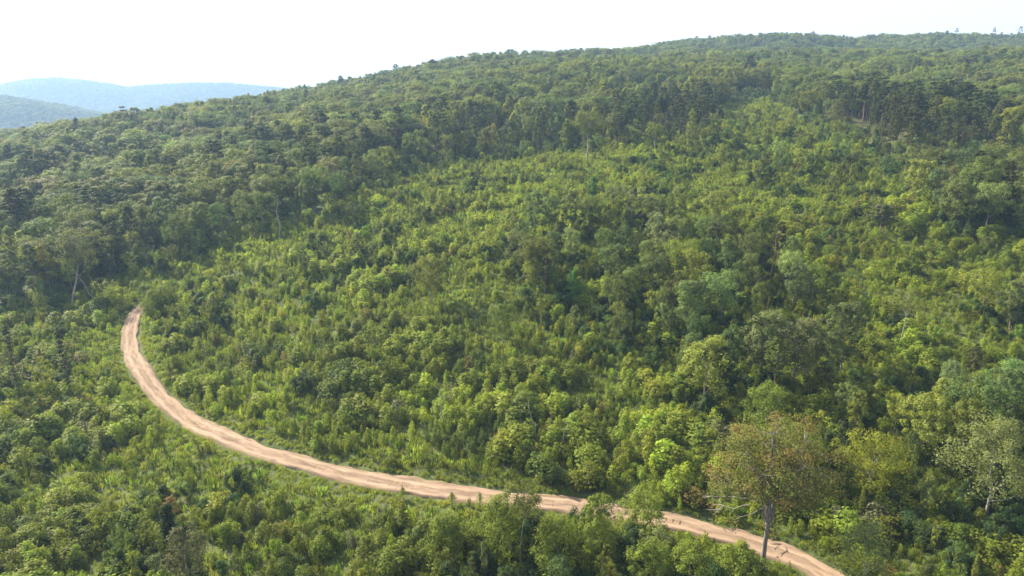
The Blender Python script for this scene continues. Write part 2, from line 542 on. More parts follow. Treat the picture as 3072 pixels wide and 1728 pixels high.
register('oak', broadleaf, 10, M_BARK, M_LEAF, 15.0, 4.2, 1, prof=['round', 'flat', 'round', 'oval', 'flat', 'round', 'oval'], R=[4.2, 4.6, 3.7, 3.3, 4.9, 4.3, 3.9, 5.2, 3.5], cb=[0.3, 0.38, 0.25, 0.22, 0.42, 0.34, 0.3, 0.35, 0.18], lobes=[0.2, 0.3, 0.25, 0.15, 0.3, 0.28])
register('poplar', broadleaf, 5, M_PALE, M_LEAF, 15.0, 2.8, 2, prof='cone', R=[2.9, 2.6, 3.2], cb=0.2, nclump=75, nleaf=52, leaf=0.42, lobes=0.12, tr=0.14)
register('airy', broadleaf, 5, M_PALE, M_LEAF, 11.0, 3.2, 3, Ht=11.0, prof=['flat', 'oval', 'round'], R=[3.3, 2.5, 3.0], cb=[0.45, 0.4, 0.4], nclump=52, nleaf=44, leaf=0.36, lobes=0.3, tr=0.12)
register('pine', pine, 6, M_PINEBARK, M_NEEDLE, 17.0, 2.6, 4, cb=[0.5, 0.42, 0.6, 0.35], R=[2.7, 3.0, 2.4, 2.8])
register('sapling', plume, 6, M_BARK, M_SAP, 3.2, 0.8, 5, leaders=[1, 2, 3, 1, 2, 4], R=[0.85, 1.0, 1.15, 1.0, 0.9, 1.2], n=[520, 680, 860, 600, 660, 980])
register('young_pine', young_pine, 2, M_PINEBARK, M_NEEDLE, 2.6, 0.7, 6)
register('bush', bush, 4, M_BARK, M_SAP, 1.9, 1.6, 7, R=[1.5, 1.3, 1.8, 1.5], Ht=[1.9, 2.3, 1.7, 1.5])
register('thicket', bush, 4, M_BARK, M_SAP, 3.8, 2.2, 9, R=[2.2, 1.8, 2.6, 2.0], Ht=[3.6, 4.2, 3.2, 4.6], nl=22, n=2900, leaf=0.23)
register('grass', grass, 2, M_BARK, M_GRASS, 0.8, 0.6, 8)
print('protos', round(time.time() - T0, 1))

# ------------------------------------------------------------------ ground, road, far hills, haze
def sheet(name, xs, ys, zf, material, xf=None):
    X, Y = np.meshgrid(xs, ys)
    if xf is not None:
        X = xf(X, Y)
    Z = zf(X, Y)
    ny, nx = X.shape
    V = np.stack([X, Y, Z], -1).reshape(-1, 3)
    i = np.arange(ny - 1)[:, None] * nx + np.arange(nx - 1)[None]
    Q = np.stack([i, i + 1, i + nx + 1, i + nx], -1).reshape(-1, 4)
    me = make_mesh(name, V, Q, [material], smooth=True)
    o = bpy.data.objects.new(name, me); COL.objects.link(o)
    o['kind'] = 'structure'
    return o


def soil_material(name, c_a, c_b, c_c, scale, bump=0.3):
    m, nt, out = mat(name)
    g = N(nt, 'ShaderNodeNewGeometry')
    n1 = N(nt, 'ShaderNodeTexNoise'); n1.inputs['Scale'].default_value = scale; n1.inputs['Detail'].default_value = 6
    n2 = N(nt, 'ShaderNodeTexNoise'); n2.inputs['Scale'].default_value = scale * 7; n2.inputs['Detail'].default_value = 4
    nt.links.new(g.outputs['Position'], n1.inputs[0]); nt.links.new(g.outputs['Position'], n2.inputs[0])
    cr = N(nt, 'ShaderNodeValToRGB')
    cr.color_ramp.elements[0].position = 0.38; cr.color_ramp.elements[0].color = (*c_a, 1)
    cr.color_ramp.elements[1].position = 0.62; cr.color_ramp.elements[1].color = (*c_b, 1)
    nt.links.new(n1.outputs[0], cr.inputs[0])
    mxc = N(nt, 'ShaderNodeMix', data_type='RGBA'); mxc.inputs[7].default_value = (*c_c, 1)
    c2 = N(nt, 'ShaderNodeMapRange'); c2.inputs[1].default_value = 0.45; c2.inputs[2].default_value = 0.7
    nt.links.new(n2.outputs[0], c2.inputs[0]); nt.links.new(c2.outputs[0], mxc.inputs[0]); nt.links.new(cr.outputs[0], mxc.inputs[6])
    p = N(nt, 'ShaderNodeBsdfPrincipled'); p.inputs['Roughness'].default_value = 0.95
    p.inputs['Specular IOR Level'].default_value = 0.1
    bp = N(nt, 'ShaderNodeBump'); bp.inputs['Strength'].default_value = bump; bp.inputs['Distance'].default_value = 0.2
    nt.links.new(n2.outputs[0], bp.inputs['Height']); nt.links.new(bp.outputs[0], p.inputs['Normal'])
    nt.links.new(mxc.outputs[2], p.inputs['Base Color']); nt.links.new(p.outputs[0], out.inputs[0])
    return m


M_SOIL = soil_material('undergrowth_soil', (0.035, 0.05, 0.018), (0.07, 0.09, 0.03), (0.10, 0.105, 0.045), 0.25)
M_HILL = soil_material('far_woods_floor', (0.025, 0.035, 0.018), (0.035, 0.05, 0.025), (0.035, 0.045, 0.022), 0.02)

RW = 2.1     # half width


def ground_z(X, Y):
    z = terrain(X, Y)
    sh = X.shape
    d = np.abs(road_dist(X, Y)).reshape(sh)
    z = z - 0.45 * np.clip((RW + 0.9 - d) / 0.9, 0, 1)
    far = np.clip((Y - 1500) / 300, 0, 1)
    return z * (1 - far) + (-90) * far


ys = [-120.0]
while ys[-1] < 1900:
    y = ys[-1]; ys.append(y + max(1.3, 0.011 * abs(y)) if y > 40 else y + 8)
ys = ys + [2200, 3000, 4500, 7000, 12000]
g = sheet('ground', np.linspace(-1.35, 1.35, 420), np.array(ys), ground_z, M_SOIL, lambda s, y: s * (y + 160))
g['label'] = 'undergrowth floor of the wooded hillside'

sheet('blue_hill', np.arange(-6000, 300, 24.0), np.arange(1100, 3400, 24.0), far_hill, M_HILL)['label'] = 'blue hazed hill at the left edge'
sheet('distant_hills', np.arange(-6500, 4500, 50.0), np.arange(2300, 6500, 50.0), farthest_hill, M_HILL)['label'] = 'pale blue mountain range on the horizon'

# road: cross-section with a crown, two wheel tracks and crumbling edges
m, nt, out = mat('packed_sandy_dirt')
uvl = N(nt, 'ShaderNodeAttribute', attribute_type='GEOMETRY', attribute_name='across')
uva = N(nt, 'ShaderNodeAttribute', attribute_type='GEOMETRY', attribute_name='along')
gp = N(nt, 'ShaderNodeNewGeometry')
cb_ = N(nt, 'ShaderNodeCombineXYZ')
sc1 = N(nt, 'ShaderNodeMath', operation='MULTIPLY'); sc1.inputs[1].default_value = 0.13
nt.links.new(uva.outputs['Fac'], sc1.inputs[0]); nt.links.new(uvl.outputs['Fac'], cb_.inputs[0]); nt.links.new(sc1.outputs[0], cb_.inputs[1])
n1 = N(nt, 'ShaderNodeTexNoise'); n1.inputs['Scale'].default_value = 1.7; n1.inputs['Detail'].default_value = 9; n1.inputs['Roughness'].default_value = 0.65
nt.links.new(cb_.outputs[0], n1.inputs[0])
n2 = N(nt, 'ShaderNodeTexNoise'); n2.inputs['Scale'].default_value = 0.5; n2.inputs['Detail'].default_value = 7
nt.links.new(gp.outputs['Position'], n2.inputs[0])
n3 = N(nt, 'ShaderNodeTexNoise'); n3.inputs['Scale'].default_value = 9; n3.inputs['Detail'].default_value = 4
nt.links.new(gp.outputs['Position'], n3.inputs[0])
cr = N(nt, 'ShaderNodeValToRGB')
cr.color_ramp.elements[0].position = 0.36; cr.color_ramp.elements[0].color = (0.18, 0.125, 0.095, 1)
cr.color_ramp.elements[1].position = 0.64; cr.color_ramp.elements[1].color = (0.36, 0.262, 0.20, 1)
ee = cr.color_ramp.elements.new(0.5); ee.color = (0.265, 0.188, 0.142, 1)
nt.links.new(n1.outputs[0], cr.inputs[0])
mx1 = N(nt, 'ShaderNodeMix', data_type='RGBA', blend_type='MULTIPLY'); mx1.inputs[0].default_value = 0.4
cr2 = N(nt, 'ShaderNodeValToRGB'); cr2.color_ramp.elements[0].color = (0.6, 0.58, 0.56, 1); cr2.color_ramp.elements[1].color = (1.15, 1.12, 1.08, 1)
cr2.color_ramp.elements[0].position = 0.3; cr2.color_ramp.elements[1].position = 0.7
nt.links.new(n2.outputs[0], cr2.inputs[0]); nt.links.new(cr.outputs[0], mx1.inputs[6]); nt.links.new(cr2.outputs[0], mx1.inputs[7])
mx2 = N(nt, 'ShaderNodeMix', data_type='RGBA', blend_type='MULTIPLY'); mx2.inputs[0].default_value = 0.5
nt.links.new(mx1.outputs[2], mx2.inputs[6]); nt.links.new(n3.outputs[0], mx2.inputs[7])
# paler packed sand where the wheels run
tw = N(nt, 'ShaderNodeMath', operation='MULTIPLY_ADD'); tw.inputs[1].default_value = 1.2; nt.links.new(n2.outputs[0], tw.inputs[0]); nt.links.new(uvl.outputs['Fac'], tw.inputs[2])
tq = N(nt, 'ShaderNodeMath', operation='SUBTRACT'); tq.inputs[1].default_value = 0.6; nt.links.new(tw.outputs[0], tq.inputs[0])
tb = N(nt, 'ShaderNodeMath', operation='ABSOLUTE'); nt.links.new(tq.outputs[0], tb.inputs[0])
tc_ = N(nt, 'ShaderNodeMath', operation='SUBTRACT'); tc_.inputs[1].default_value = 0.95; nt.links.new(tb.outputs[0], tc_.inputs[0])
td_ = N(nt, 'ShaderNodeMath', operation='ABSOLUTE'); nt.links.new(tc_.outputs[0], td_.inputs[0])
te = N(nt, 'ShaderNodeMapRange'); te.inputs[1].default_value = 0.18; te.inputs[2].default_value = 0.5; te.inputs[3].default_value = 0.36; te.inputs[4].default_value = 0.0
nt.links.new(td_.outputs[0], te.inputs[0])
mx4 = N(nt, 'ShaderNodeMix', data_type='RGBA'); mx4.inputs[7].default_value = (0.38, 0.28, 0.21, 1)
nt.links.new(te.outputs[0], mx4.inputs[0]); nt.links.new(mx2.outputs[2], mx4.inputs[6])
# thin grass and soil creeping in from the edges
ab = N(nt, 'ShaderNodeMath', operation='ABSOLUTE'); nt.links.new(uvl.outputs['Fac'], ab.inputs[0])
ad = N(nt, 'ShaderNodeMath', operation='MULTIPLY_ADD'); ad.inputs[1].default_value = 1.6; nt.links.new(n2.outputs[0], ad.inputs[0]); nt.links.new(ab.outputs[0], ad.inputs[2])
me_ = N(nt, 'ShaderNodeMapRange'); me_.inputs[1].default_value = 2.55; me_.inputs[2].default_value = 3.15
nt.links.new(ad.outputs[0], me_.inputs[0])
mx3 = N(nt, 'ShaderNodeMix', data_type='RGBA'); mx3.inputs[7].default_value = (0.13, 0.13, 0.05, 1)
nt.links.new(me_.outputs[0], mx3.inputs[0]); nt.links.new(mx4.outputs[2], mx3.inputs[6])
p = N(nt, 'ShaderNodeBsdfPrincipled'); p.inputs['Roughness'].default_value = 0.95; p.inputs['Specular IOR Level'].default_value = 0.15
bp = N(nt, 'ShaderNodeBump'); bp.inputs['Strength'].default_value = 0.5; bp.inputs['Distance'].default_value = 0.12
nt.links.new(n1.outputs[0], bp.inputs['Height']); nt.links.new(bp.outputs[0], p.inputs['Normal'])
nt.links.new(mx3.outputs[2], p.inputs['Base Color']); nt.links.new(p.outputs[0], out.inputs[0])
M_ROAD = m

k0 = 0
nr = len(ROAD); wv = np.linspace(-1, 1, 17)
hw = RW + 0.9 * fbm(np.arange(nr) / 9.0, np.zeros(nr) + 3.3, 3)
hwr = RW + 0.9 * fbm(np.arange(nr) / 8.0, np.zeros(nr) + 8.3, 3)
hw = hw + 0.5 * fbm(np.arange(nr) / 2.2, np.zeros(nr) + 31.3, 2); hwr = hwr + 0.5 * fbm(np.arange(nr) / 2.2, np.zeros(nr) + 51.3, 2)
off = np.where(wv[None] < 0, wv[None] * hw[:, None], wv[None] * hwr[:, None])
X = ROAD[:, 0:1] + RN[:, 0:1] * off; Y = ROAD[:, 1:2] + RN[:, 1:2] * off
al = np.arange(nr)[:, None] + 0 * off
rut = -0.10 * np.exp(-((off - 1.0) / 0.35) ** 2) - 0.10 * np.exp(-((off + 0.9) / 0.35) ** 2) + 0.06 * fbm(X * 0.8, Y * 0.8, 3) - 0.14 * np.clip((fbm(off * 0.5 + 3, al / 11.0, 2) - 0.25) * 3, 0, 1)
edge = np.clip((np.abs(wv[None]) - 0.86) / 0.14, 0, 1)
Z = terrain(X, Y) + rut + 0.02 - 0.55 * edge
V = np.stack([X, Y, Z], -1).reshape(-1, 3)
i = np.arange(nr - 1)[:, None] * 17 + np.arange(16)[None]
Q = np.stack([i, i + 1, i + 18, i + 17], -1).reshape(-1, 4)
me = make_mesh('dirt_road', V, Q, [M_ROAD], None, {'across': off.ravel(), 'along': al.ravel()}, smooth=True)
ro = bpy.data.objects.new('dirt_road', me); COL.objects.link(ro)
ro['kind'] = 'structure'; ro['label'] = 'sandy dirt road curving through the young growth'

hz = bpy.data.meshes.new('haze')
x0, x1, y0, y1, z0, z1 = -8000, 8000, -400, 13000, -130, 330
vs = [(x, y, z) for x in (x0, x1) for y in (y0, y1) for z in (z0, z1)]
hz.from_pydata(vs, [], [(0, 1, 3, 2), (4, 6, 7, 5), (0, 4, 5, 1), (2, 3, 7, 6), (0, 2, 6, 4), (1, 5, 7, 3)])
hzo = bpy.data.objects.new('haze', hz); COL.objects.link(hzo)
hzo['kind'] = 'stuff'; hzo['label'] = 'pale blue summer haze over the hills'
m, nt, out = mat('haze_air')
pv = N(nt, 'ShaderNodeVolumePrincipled')
pv.inputs['Color'].default_value = (*HAZE_COLOR, 1); pv.inputs['Density'].default_value = HAZE_DENSITY; pv.inputs['Anisotropy'].default_value = HAZE_ANISO
nt.links.new(pv.outputs[0], out.inputs['Volume'])
hz.materials.append(m)

# ------------------------------------------------------------------ where things grow
def inside(poly, x, y):
    poly = np.asarray(poly); r = np.zeros(len(x), bool)
    j = len(poly) - 1
    for i in range(len(poly)):
        xi, yi = poly[i]; xj, yj = poly[j]
        c = ((yi > y) != (yj > y)) & (x < (xj - xi) * (y - yi) / (yj - yi + 1e-12) + xi)
        r ^= c; j = i
    return r


def world_poly(px):
    return [ground_at(u, v) for u, v in px]


EDGE_PX = [(-80, 300), (0, 302), (60, 300), (88, 290), (105, 275), (128, 268), (150, 263), (178, 256), (210, 247), (240, 233), (285, 228), (310, 214),
           (350, 192), (385, 181), (420, 166), (470, 159), (540, 153), (600, 150), (650, 141), (700, 138), (716, 122), (724, 106), (738, 95), (765, 98),
           (792, 112), (830, 136), (870, 146), (895, 160), (925, 166), (960, 160), (1024, 172), (1120, 180)]
_e = np.array([ground_at(u, v) for u, v in EDGE_PX])
_es = _e[:, 0] / _e[:, 1]; _o = np.argsort(_es)
EDGE_S, EDGE_Y = _es[_o], _e[_o, 1]


def is_forest(x, y):
    return y > np.interp(x / np.maximum(y, 1), EDGE_S, EDGE_Y) + fbm(x / 14, y / 14, 2) * 6 + fbm(x / 30 + 4, y / 30, 2) * 26 * np.clip((y - 190) / 80, 0, 1)


def scatter(spacing, x0, x1, y0, y1, rng, jit=0.85):
    nx = int((x1 - x0) / spacing) + 1; ny = int((y1 - y0) / spacing) + 1
    X, Y = np.meshgrid(np.arange(nx), np.arange(ny))
    X = (X + 0.5 * (Y % 2) + rng.uniform(-0.5, 0.5, X.shape) * jit) * spacing + x0
    Y = (Y + rng.uniform(-0.5, 0.5, Y.shape) * jit) * spacing + y0
    X = X.ravel(); Y = Y.ravel()
    k = (np.abs(X) < 0.88 * Y + 28)
    return X[k], Y[k]


REC = {k: [] for k in ('proto', 'var', 'x', 'y', 's', 'sx', 'rot', 'tint', 'reg')}


def add(key, x, y, s, tint, reg, rng, wide=None):
    n = len(x)
    if n == 0: return
    REC['proto'].append(np.array([key] * n, dtype=object))
    REC['var'].append(rng.integers(0, len(PROTO[key]), n))
    REC['x'].append(x); REC['y'].append(y); REC['s'].append(s)
    REC['sx'].append(s * (rng.uniform(0.85, 1.15, n) if wide is None else wide))
    REC['rot'].append(rng.random(n) * 6.283); REC['tint'].append(tint)
    REC['reg'].append(np.array([reg] * n, dtype=object))


def tints(n, rng, base, spread=0.18, patch=None, alt=None):
    """leaf colours of the individual plants: a base colour, brightness and hue differing from plant to plant"""
    base = np.array(base)[None] * np.exp(rng.normal(size=(n, 1)) * spread)
    base = base * np.exp(rng.normal(size=(n, 3)) * np.array([0.09, 0.04, 0.15]))
    if patch is not None and alt is not None:
        base = base * (1 - patch[:, None]) + np.array(alt)[None] * patch[:, None] * np.exp(rng.normal(size=(n, 1)) * spread)
    return np.clip(base, 0.004, 0.4)


rng = np.random.default_rng(11)
C_OAK = (0.098, 0.126, 0.044); C_YEL = (0.145, 0.165, 0.030); C_PINE = (0.058, 0.074, 0.026); C_BLUE = (0.040, 0.062, 0.030)
C_SAP = (0.136, 0.172, 0.022); C_DARK = (0.046, 0.076, 0.024); C_BROWN = (0.10, 0.105, 0.05); C_SILVER = (0.12, 0.13, 0.07)

# A. tall forest
X, Y = scatter(6.9, -1100, 1100, 150, 1220, rng, 1.0)
k = is_forest(X, Y)
crest = np.interp(np.clip(X / Y, -0.8, 0.8), _SK, [500, 560, 780, 830, 1120, 1170, 1170])
k &= Y < crest + 70
X, Y = X[k], Y[k]
n = len(X)
pp = fbm(X / 90 + 40, Y / 90 + 3, 3)            # pine stands
yy = fbm(X / 60 + 10, Y / 60 + 33, 2)
kind = np.full(n, 'oak', dtype=object)
r = rng.random(n)
kind[(pp > 0.10) & (r < 0.5)] = 'pine'
kind[(pp <= 0.10) & (r < 0.10)] = 'pine'
kind[(kind == 'pine') & (Y > 360) & (rng.random(n) < 0.93)] = 'oak'
kind[(yy > 0.12) & (rng.random(n) < 0.5) & (kind == 'oak')] = 'poplar'
kind[(rng.random(n) < 0.06) & (kind == 'oak')] = 'poplar'
pst = inside(world_poly([(640, 140), (640, 118), (700, 112), (720, 118), (715, 140), (690, 146)]), X, Y) | inside(world_poly([(832, 150), (835, 122), (900, 120), (985, 128), (985, 168), (880, 160)]), X, Y)
kind[pst & (rng.random(n) < 0.9)] = 'pine'
edge_in = np.clip((Y - np.interp(X / Y, EDGE_S, EDGE_Y)) / 40, 0, 1)
hs = rng.uniform(0.66, 1.2, n) * (0.82 + 0.22 * edge_in) * (1 + 0.12 * fbm(X / 40, Y / 40, 2))
hs = hs * np.where(Y > 420, 0.92, 1.0)
for key, base, sp in (('oak', C_OAK, 0.20), ('poplar', C_YEL, 0.2), ('pine', C_PINE, 0.18)):
    q = kind == key
    m_ = int(q.sum())
    al_ = (rng.random(m_) < 0.10) * 0.7
    tn = tints(m_, rng, base, sp, np.clip(fbm(X[q] / 35, Y[q] / 35, 2) * 1.2, 0, 0.6), C_YEL if key != 'pine' else C_OAK)
    tn = tn * (1 - al_[:, None]) + np.array(C_BROWN if key != 'poplar' else C_YEL)[None] * al_[:, None]
    add(key, X[q], Y[q], hs[q] * (1.05 if key == 'pine' else 1.0), tn, 'forest', rng, wide=hs[q] * rng.uniform(0.9, 1.5, m_) * (1.0 if key == 'oak' else 0.88))
# leafy edge and understorey of the forest front, shrubs and vines below the first rows of trunks
X, Y = scatter(3.0, -330, 400, 150, 480, rng)
ed = Y - np.interp(X / Y, EDGE_S, EDGE_Y)
pst2 = inside(world_poly([(560, 160), (560, 118), (700, 112), (720, 118), (715, 146), (690, 150)]), X, Y) | inside(world_poly([(832, 155), (835, 122), (900, 120), (985, 128), (985, 172), (880, 165)]), X, Y)
k = (ed > -10) & (ed < 28) & (rng.random(len(X)) < np.where(pst2, 0.25, 0.5))
X, Y = X[k], Y[k]
add('airy', X[::2], Y[::2], rng.uniform(0.35, 0.7, len(X[::2])), tints(len(X[::2]), rng, C_OAK, 0.25), 'forest', rng)
add('thicket', X[1::2], Y[1::2], rng.uniform(0.5, 1.2, len(X[1::2])), tints(len(X[1::2]), rng, C_DARK, 0.25), 'forest', rng)

# B. taller trees standing in the young growth
MID = [
    ([(485, 250), (560, 222), (640, 215), (720, 235), (800, 275), (800, 305), (720, 350), (640, 340), (560, 318), (500, 290)], 5.8, 0.58, (8.0, 13.5), 0.8),
    ([(560, 300), (700, 300), (720, 360), (640, 372), (560, 330)], 4.8, 0.6, (5.0, 10.0), 0.8),
    ([(675, 402), (700, 380), (760, 372), (860, 375), (880, 400), (800, 425), (740, 420), (690, 418)], 6.2, 0.95, (11.5, 15.5), 0.7),
    ([(800, 430), (900, 400), (1040, 385), (1080, 470), (1060, 520), (960, 520), (890, 500), (830, 490)], 6.5, 0.75, (7.0, 12.5), 0.7),
    ([(900, 470), (1060, 440), (1080, 610), (930, 600), (880, 530)], 4.5, 0.6, (3.5, 7.5), 0.6),
    ([(965, 318), (1060, 290), (1060, 330), (990, 335)], 6.0, 0.8, (9.0, 12.0), 0.9),
    ([(905, 200), (925, 190), (1060, 190), (1060, 252), (975, 238), (925, 226)], 6.5, 0.85, (11.0, 15.0), 0.9),
    ([(0, 330), (60, 325), (110, 345), (105, 390), (60, 440), (0, 460), (-40, 400)], 8.0, 0.45, (4.5, 8.5), 0.5),
    ([(135, 300), (170, 290), (230, 300), (240, 330), (190, 345), (150, 345)], 6.0, 0.6, (4.5, 8.0), 0.6),
    ([(700, 120), (880, 150), (1030, 180), (1030, 230), (880, 215), (720, 190)], 10.0, 0.65, (5.0, 10.5), 0.5),
    ([(360, 200), (440, 175), (520, 170), (500, 215), (430, 235), (330, 240)], 10.0, 0.5, (5.0, 10.0), 0.7),
    ([(260, 262), (340, 240), (440, 240), (420, 290), (300, 290)], 11.0, 0.5, (5.0, 9.0), 0.7),
    ([(480, 540), (560, 528), (640, 545), (740, 560), (760, 610), (470, 610)], 3.6, 0.85, (4.5, 7.8), 0.5),
    ([(120, 530), (180, 525), (200, 600), (120, 600)], 5.0, 0.6, (4.0, 7.0), 0.3),
    ([(600, 160), (700, 150), (720, 200), (620, 200)], 10.0, 0.5, (5.0, 9.0), 0.6),
    ([(-40, 300), (1060, 200), (1060, 620), (-40, 620)], 17.0, 0.35, (4.0, 7.5), 0.4),
]
MX, MY = [], []
for px, spc, prob, (h0, h1), dark in MID:
    wp = np.array(world_poly(px))
    X, Y = scatter(spc, wp[:, 0].min(), wp[:, 0].max(), wp[:, 1].min(), wp[:, 1].max(), rng)
    k = inside(wp, X, Y) & (rng.random(len(X)) < prob) & ~is_forest(X, Y) & (np.abs(road_dist(X, Y)) > 6.5)
    # the road must stay open to view: nothing tall just in front of it
    X, Y = X[k], Y[k]
    rd = road_dist(X, Y)
    hh = rng.uniform(h0, h1, len(X))
    if spc != 3.6: hh = np.where((rd < 0) & (rd > -16) & (hh > 5), 3.5, hh)
    MX.append(X); MY.append(Y)
    r = rng.random(len(X))
    pat = (rng.random(len(X)) > dark) * 0.8
    for key, q in (('oak', (hh > 8.5) & (r < 0.75)), ('airy', ((hh <= 8.5) & (r < 0.6)) | ((hh > 8.5) & (r >= 0.75) & (r < 0.87))), ('poplar', (hh <= 8.5) & (r >= 0.6) & (r < 0.88)), ('pine', (r >= 0.88) | ((hh > 8.5) & (r >= 0.87)))):
        add(key, X[q], Y[q], hh[q] / PROTO[key][0]['ht'], tints(int(q.sum()), rng, C_OAK if key != 'pine' else C_PINE, 0.22, pat[q], C_YEL), 'mid', rng,
            wide=(hh[q] / PROTO[key][0]['ht']) * rng.uniform(1.05, 1.35, int(q.sum())))
    # vine-hung bushes round their feet
    for rep in range(3):
        bx = X + rng.normal(size=len(X)) * 2.6; by = Y + rng.normal(size=len(X)) * 2.6
        ok = np.abs(road_dist(bx, by)) > 5.5
        add('thicket', bx[ok], by[ok], rng.uniform(0.5, 1.1, ok.sum()), tints(int(ok.sum()), rng, C_DARK, 0.25), 'mid', rng)
MX = np.concatenate(MX); MY = np.concatenate(MY)

# C. young growth
TRACKS = [world_poly([(296, 545), (215, 470), (160, 425)]), world_poly([(60, 520), (190, 500), (300, 505)])]
X, Y = scatter(1.35, -330, 400, 62, 205, rng, 1.0)
k = ~is_forest(X, Y); X, Y = X[k], Y[k]
X2, Y2 = scatter(1.6, -420, 450, 205, 420, rng, 1.0)
k = ~is_forest(X2, Y2 - 24); X = np.r_[X, X2[k]]; Y = np.r_[Y, Y2[k]]
rd = road_dist(X, Y)
dens = fbm(X / 11, Y / 11, 3)
keep = (np.abs(rd) > 3.0) & (rng.random(len(X)) < 0.78 + 0.5 * dens)
# open grassy verge on the near side, left of centre
U, V_, _ = project(X, Y, terrain(X, Y))
verge = (rd < 0) & (rd > -9) & (U > 285) & (U < 480)
keep &= ~(verge & (rng.random(len(X)) < 0.85))
keep &= ~((rd < 0) & (rd > -4.5) & (rng.random(len(X)) < 0.4))
gully = inside(world_poly([(120, 505), (200, 498), (300, 500), (300, 512), (200, 515), (120, 520)]), X, Y)
keep &= ~(gully & (rng.random(len(X)) < 0.75))
X, Y, rd, dens, U, V_ = X[keep], Y[keep], rd[keep], dens[keep], U[keep], V_[keep]
n = len(X)
r = rng.random(n)
hp = np.clip((1 + 0.4 * fbm(X / 18 + 7, Y / 18, 2)) * (1 + 0.75 * fbm(X / 4.2 + 70, Y / 4.2, 2)), 0.55, 1.45)
size = rng.uniform(0.55, 1.15, n) * hp
size *= np.where(Y > 200, 0.8, 0.92)
size *= np.where(np.abs(rd) < 6, np.clip((np.abs(rd) - 1.8) / 2.6, 0.35, 1), 1.0)
size = np.where((rd < 0) & (rd > -9) & (U > 285) & (U < 480), np.minimum(size, 0.5), size)
size = np.where((rd < 0) & (rd > -8), np.minimum(size, 0.85), size)
pt = fbm(X / 30 + 3, Y / 30 + 8, 3)
warm = np.clip(0.5 + 1.1 * pt, 0, 1)
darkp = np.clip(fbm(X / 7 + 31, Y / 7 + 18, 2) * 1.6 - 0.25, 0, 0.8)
right = np.clip((U - 650) / 250, 0, 1)
types = np.where(r < 0.46, 'sapling', np.where(r < 0.54, 'young_pine', 'bush')).astype(object)
bright_c = inside(world_poly([(170, 300), (420, 235), (480, 300), (600, 345), (680, 410), (690, 500), (560, 480), (330, 455), (200, 410), (160, 350)]), X, Y)
types[bright_c & (types == 'bush') & (rng.random(n) < 0.6)] = 'sapling'
types[(right > 0.3) & (rng.random(n) < 0.45 * right)] = 'bush'
pyz = inside(world_poly([(80, 480), (200, 440), (300, 480), (290, 500), (200, 520), (100, 500)]), X, Y)
types[pyz & (rng.random(n) < 0.5)] = 'young_pine'
tn = np.array(C_SAP)[None] * np.exp(rng.normal(size=(n, 1)) * 0.20) * np.exp(rng.normal(size=(n, 3)) * np.array([0.08, 0.04, 0.15]))
tn = tn * (1 - 0.35 * (1 - warm[:, None])) + np.array((0.155, 0.178, 0.024))[None] * (warm[:, None] * 0.35)
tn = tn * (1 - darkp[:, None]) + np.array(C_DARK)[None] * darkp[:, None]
odd = rng.random(n)
tn[odd < 0.012] = np.array(C_SILVER) * rng.uniform(0.7, 1.1, ((odd < 0.012).sum(), 1))
tn[(odd > 0.02) & (odd < 0.032)] = np.array((0.15, 0.12, 0.04)) * rng.uniform(0.7, 1.1, (((odd > 0.02) & (odd < 0.032)).sum(), 1))
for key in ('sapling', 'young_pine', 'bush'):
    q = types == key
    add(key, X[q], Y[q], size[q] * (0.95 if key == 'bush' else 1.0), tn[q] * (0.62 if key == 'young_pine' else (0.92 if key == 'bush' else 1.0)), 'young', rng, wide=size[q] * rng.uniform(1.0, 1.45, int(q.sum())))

# larger leafy clumps standing among the saplings
X, Y = scatter(5.0, -330, 400, 60, 330, rng, 1.0)
bright = inside(world_poly([(170, 300), (420, 235), (480, 300), (600, 345), (680, 410), (690, 500), (560, 480), (330, 455), (200, 410), (160, 350)]), X, Y) | inside(world_poly([(330, 240), (440, 180), (560, 160), (700, 160), (760, 230), (620, 212), (480, 235)]), X, Y)
k = ~is_forest(X, Y) & (np.abs(road_dist(X, Y)) > 7.0) & (rng.random(len(X)) < np.where(bright, 0.16, 0.55)); X, Y = X[k], Y[k]
rd = road_dist(X, Y)
hh = rng.uniform(2.2, 4.4, len(X)) * (1 + 0.3 * fbm(X / 25, Y / 25, 2)); hh = np.where((rd < 0) & (rd > -12), np.minimum(hh, 2.2), hh)
r = rng.random(len(X)); dk = np.clip(rng.normal(size=len(X)) * 0.4 - 0.05, 0, 0.8)
tn = tints(len(X), rng, C_SAP, 0.2, dk, C_DARK)
q = r < 0.6
add('thicket', X[q], Y[q], hh[q] / 3.8, tn[q], 'young', rng, wide=hh[q] / 3.8 * rng.uniform(0.7, 1.0, q.sum()))
q = (r >= 0.6) & (r < 0.85)
add('airy', X[q], Y[q], hh[q] * 1.2 / 11, tn[q], 'young', rng, wide=hh[q] * 1.2 / 11 * rng.uniform(1.1, 1.5, q.sum()))
q = r >= 0.85
add('poplar', X[q], Y[q], hh[q] * 1.3 / 15, tn[q], 'young', rng, wide=hh[q] * 1.3 / 15 * rng.uniform(1.1, 1.5, q.sum()))

# D. low cover and grass
X, Y = scatter(1.5, -300, 330, 60, 210, rng, 1.0)
k = ~is_forest(X, Y) & (np.abs(road_dist(X, Y)) > 3.0); X, Y = X[k], Y[k]
rd = road_dist(X, Y)
near = np.abs(rd) < 12
q = near | (rng.random(len(X)) < 0.7)
X, Y, rd = X[q], Y[q], rd[q]
add('grass', X, Y, rng.uniform(0.6, 1.4, len(X)) * np.where(np.abs(rd) < 5, 0.55, 1), tints(len(X), rng, (0.11, 0.14, 0.04), 0.15), 'cover', rng)
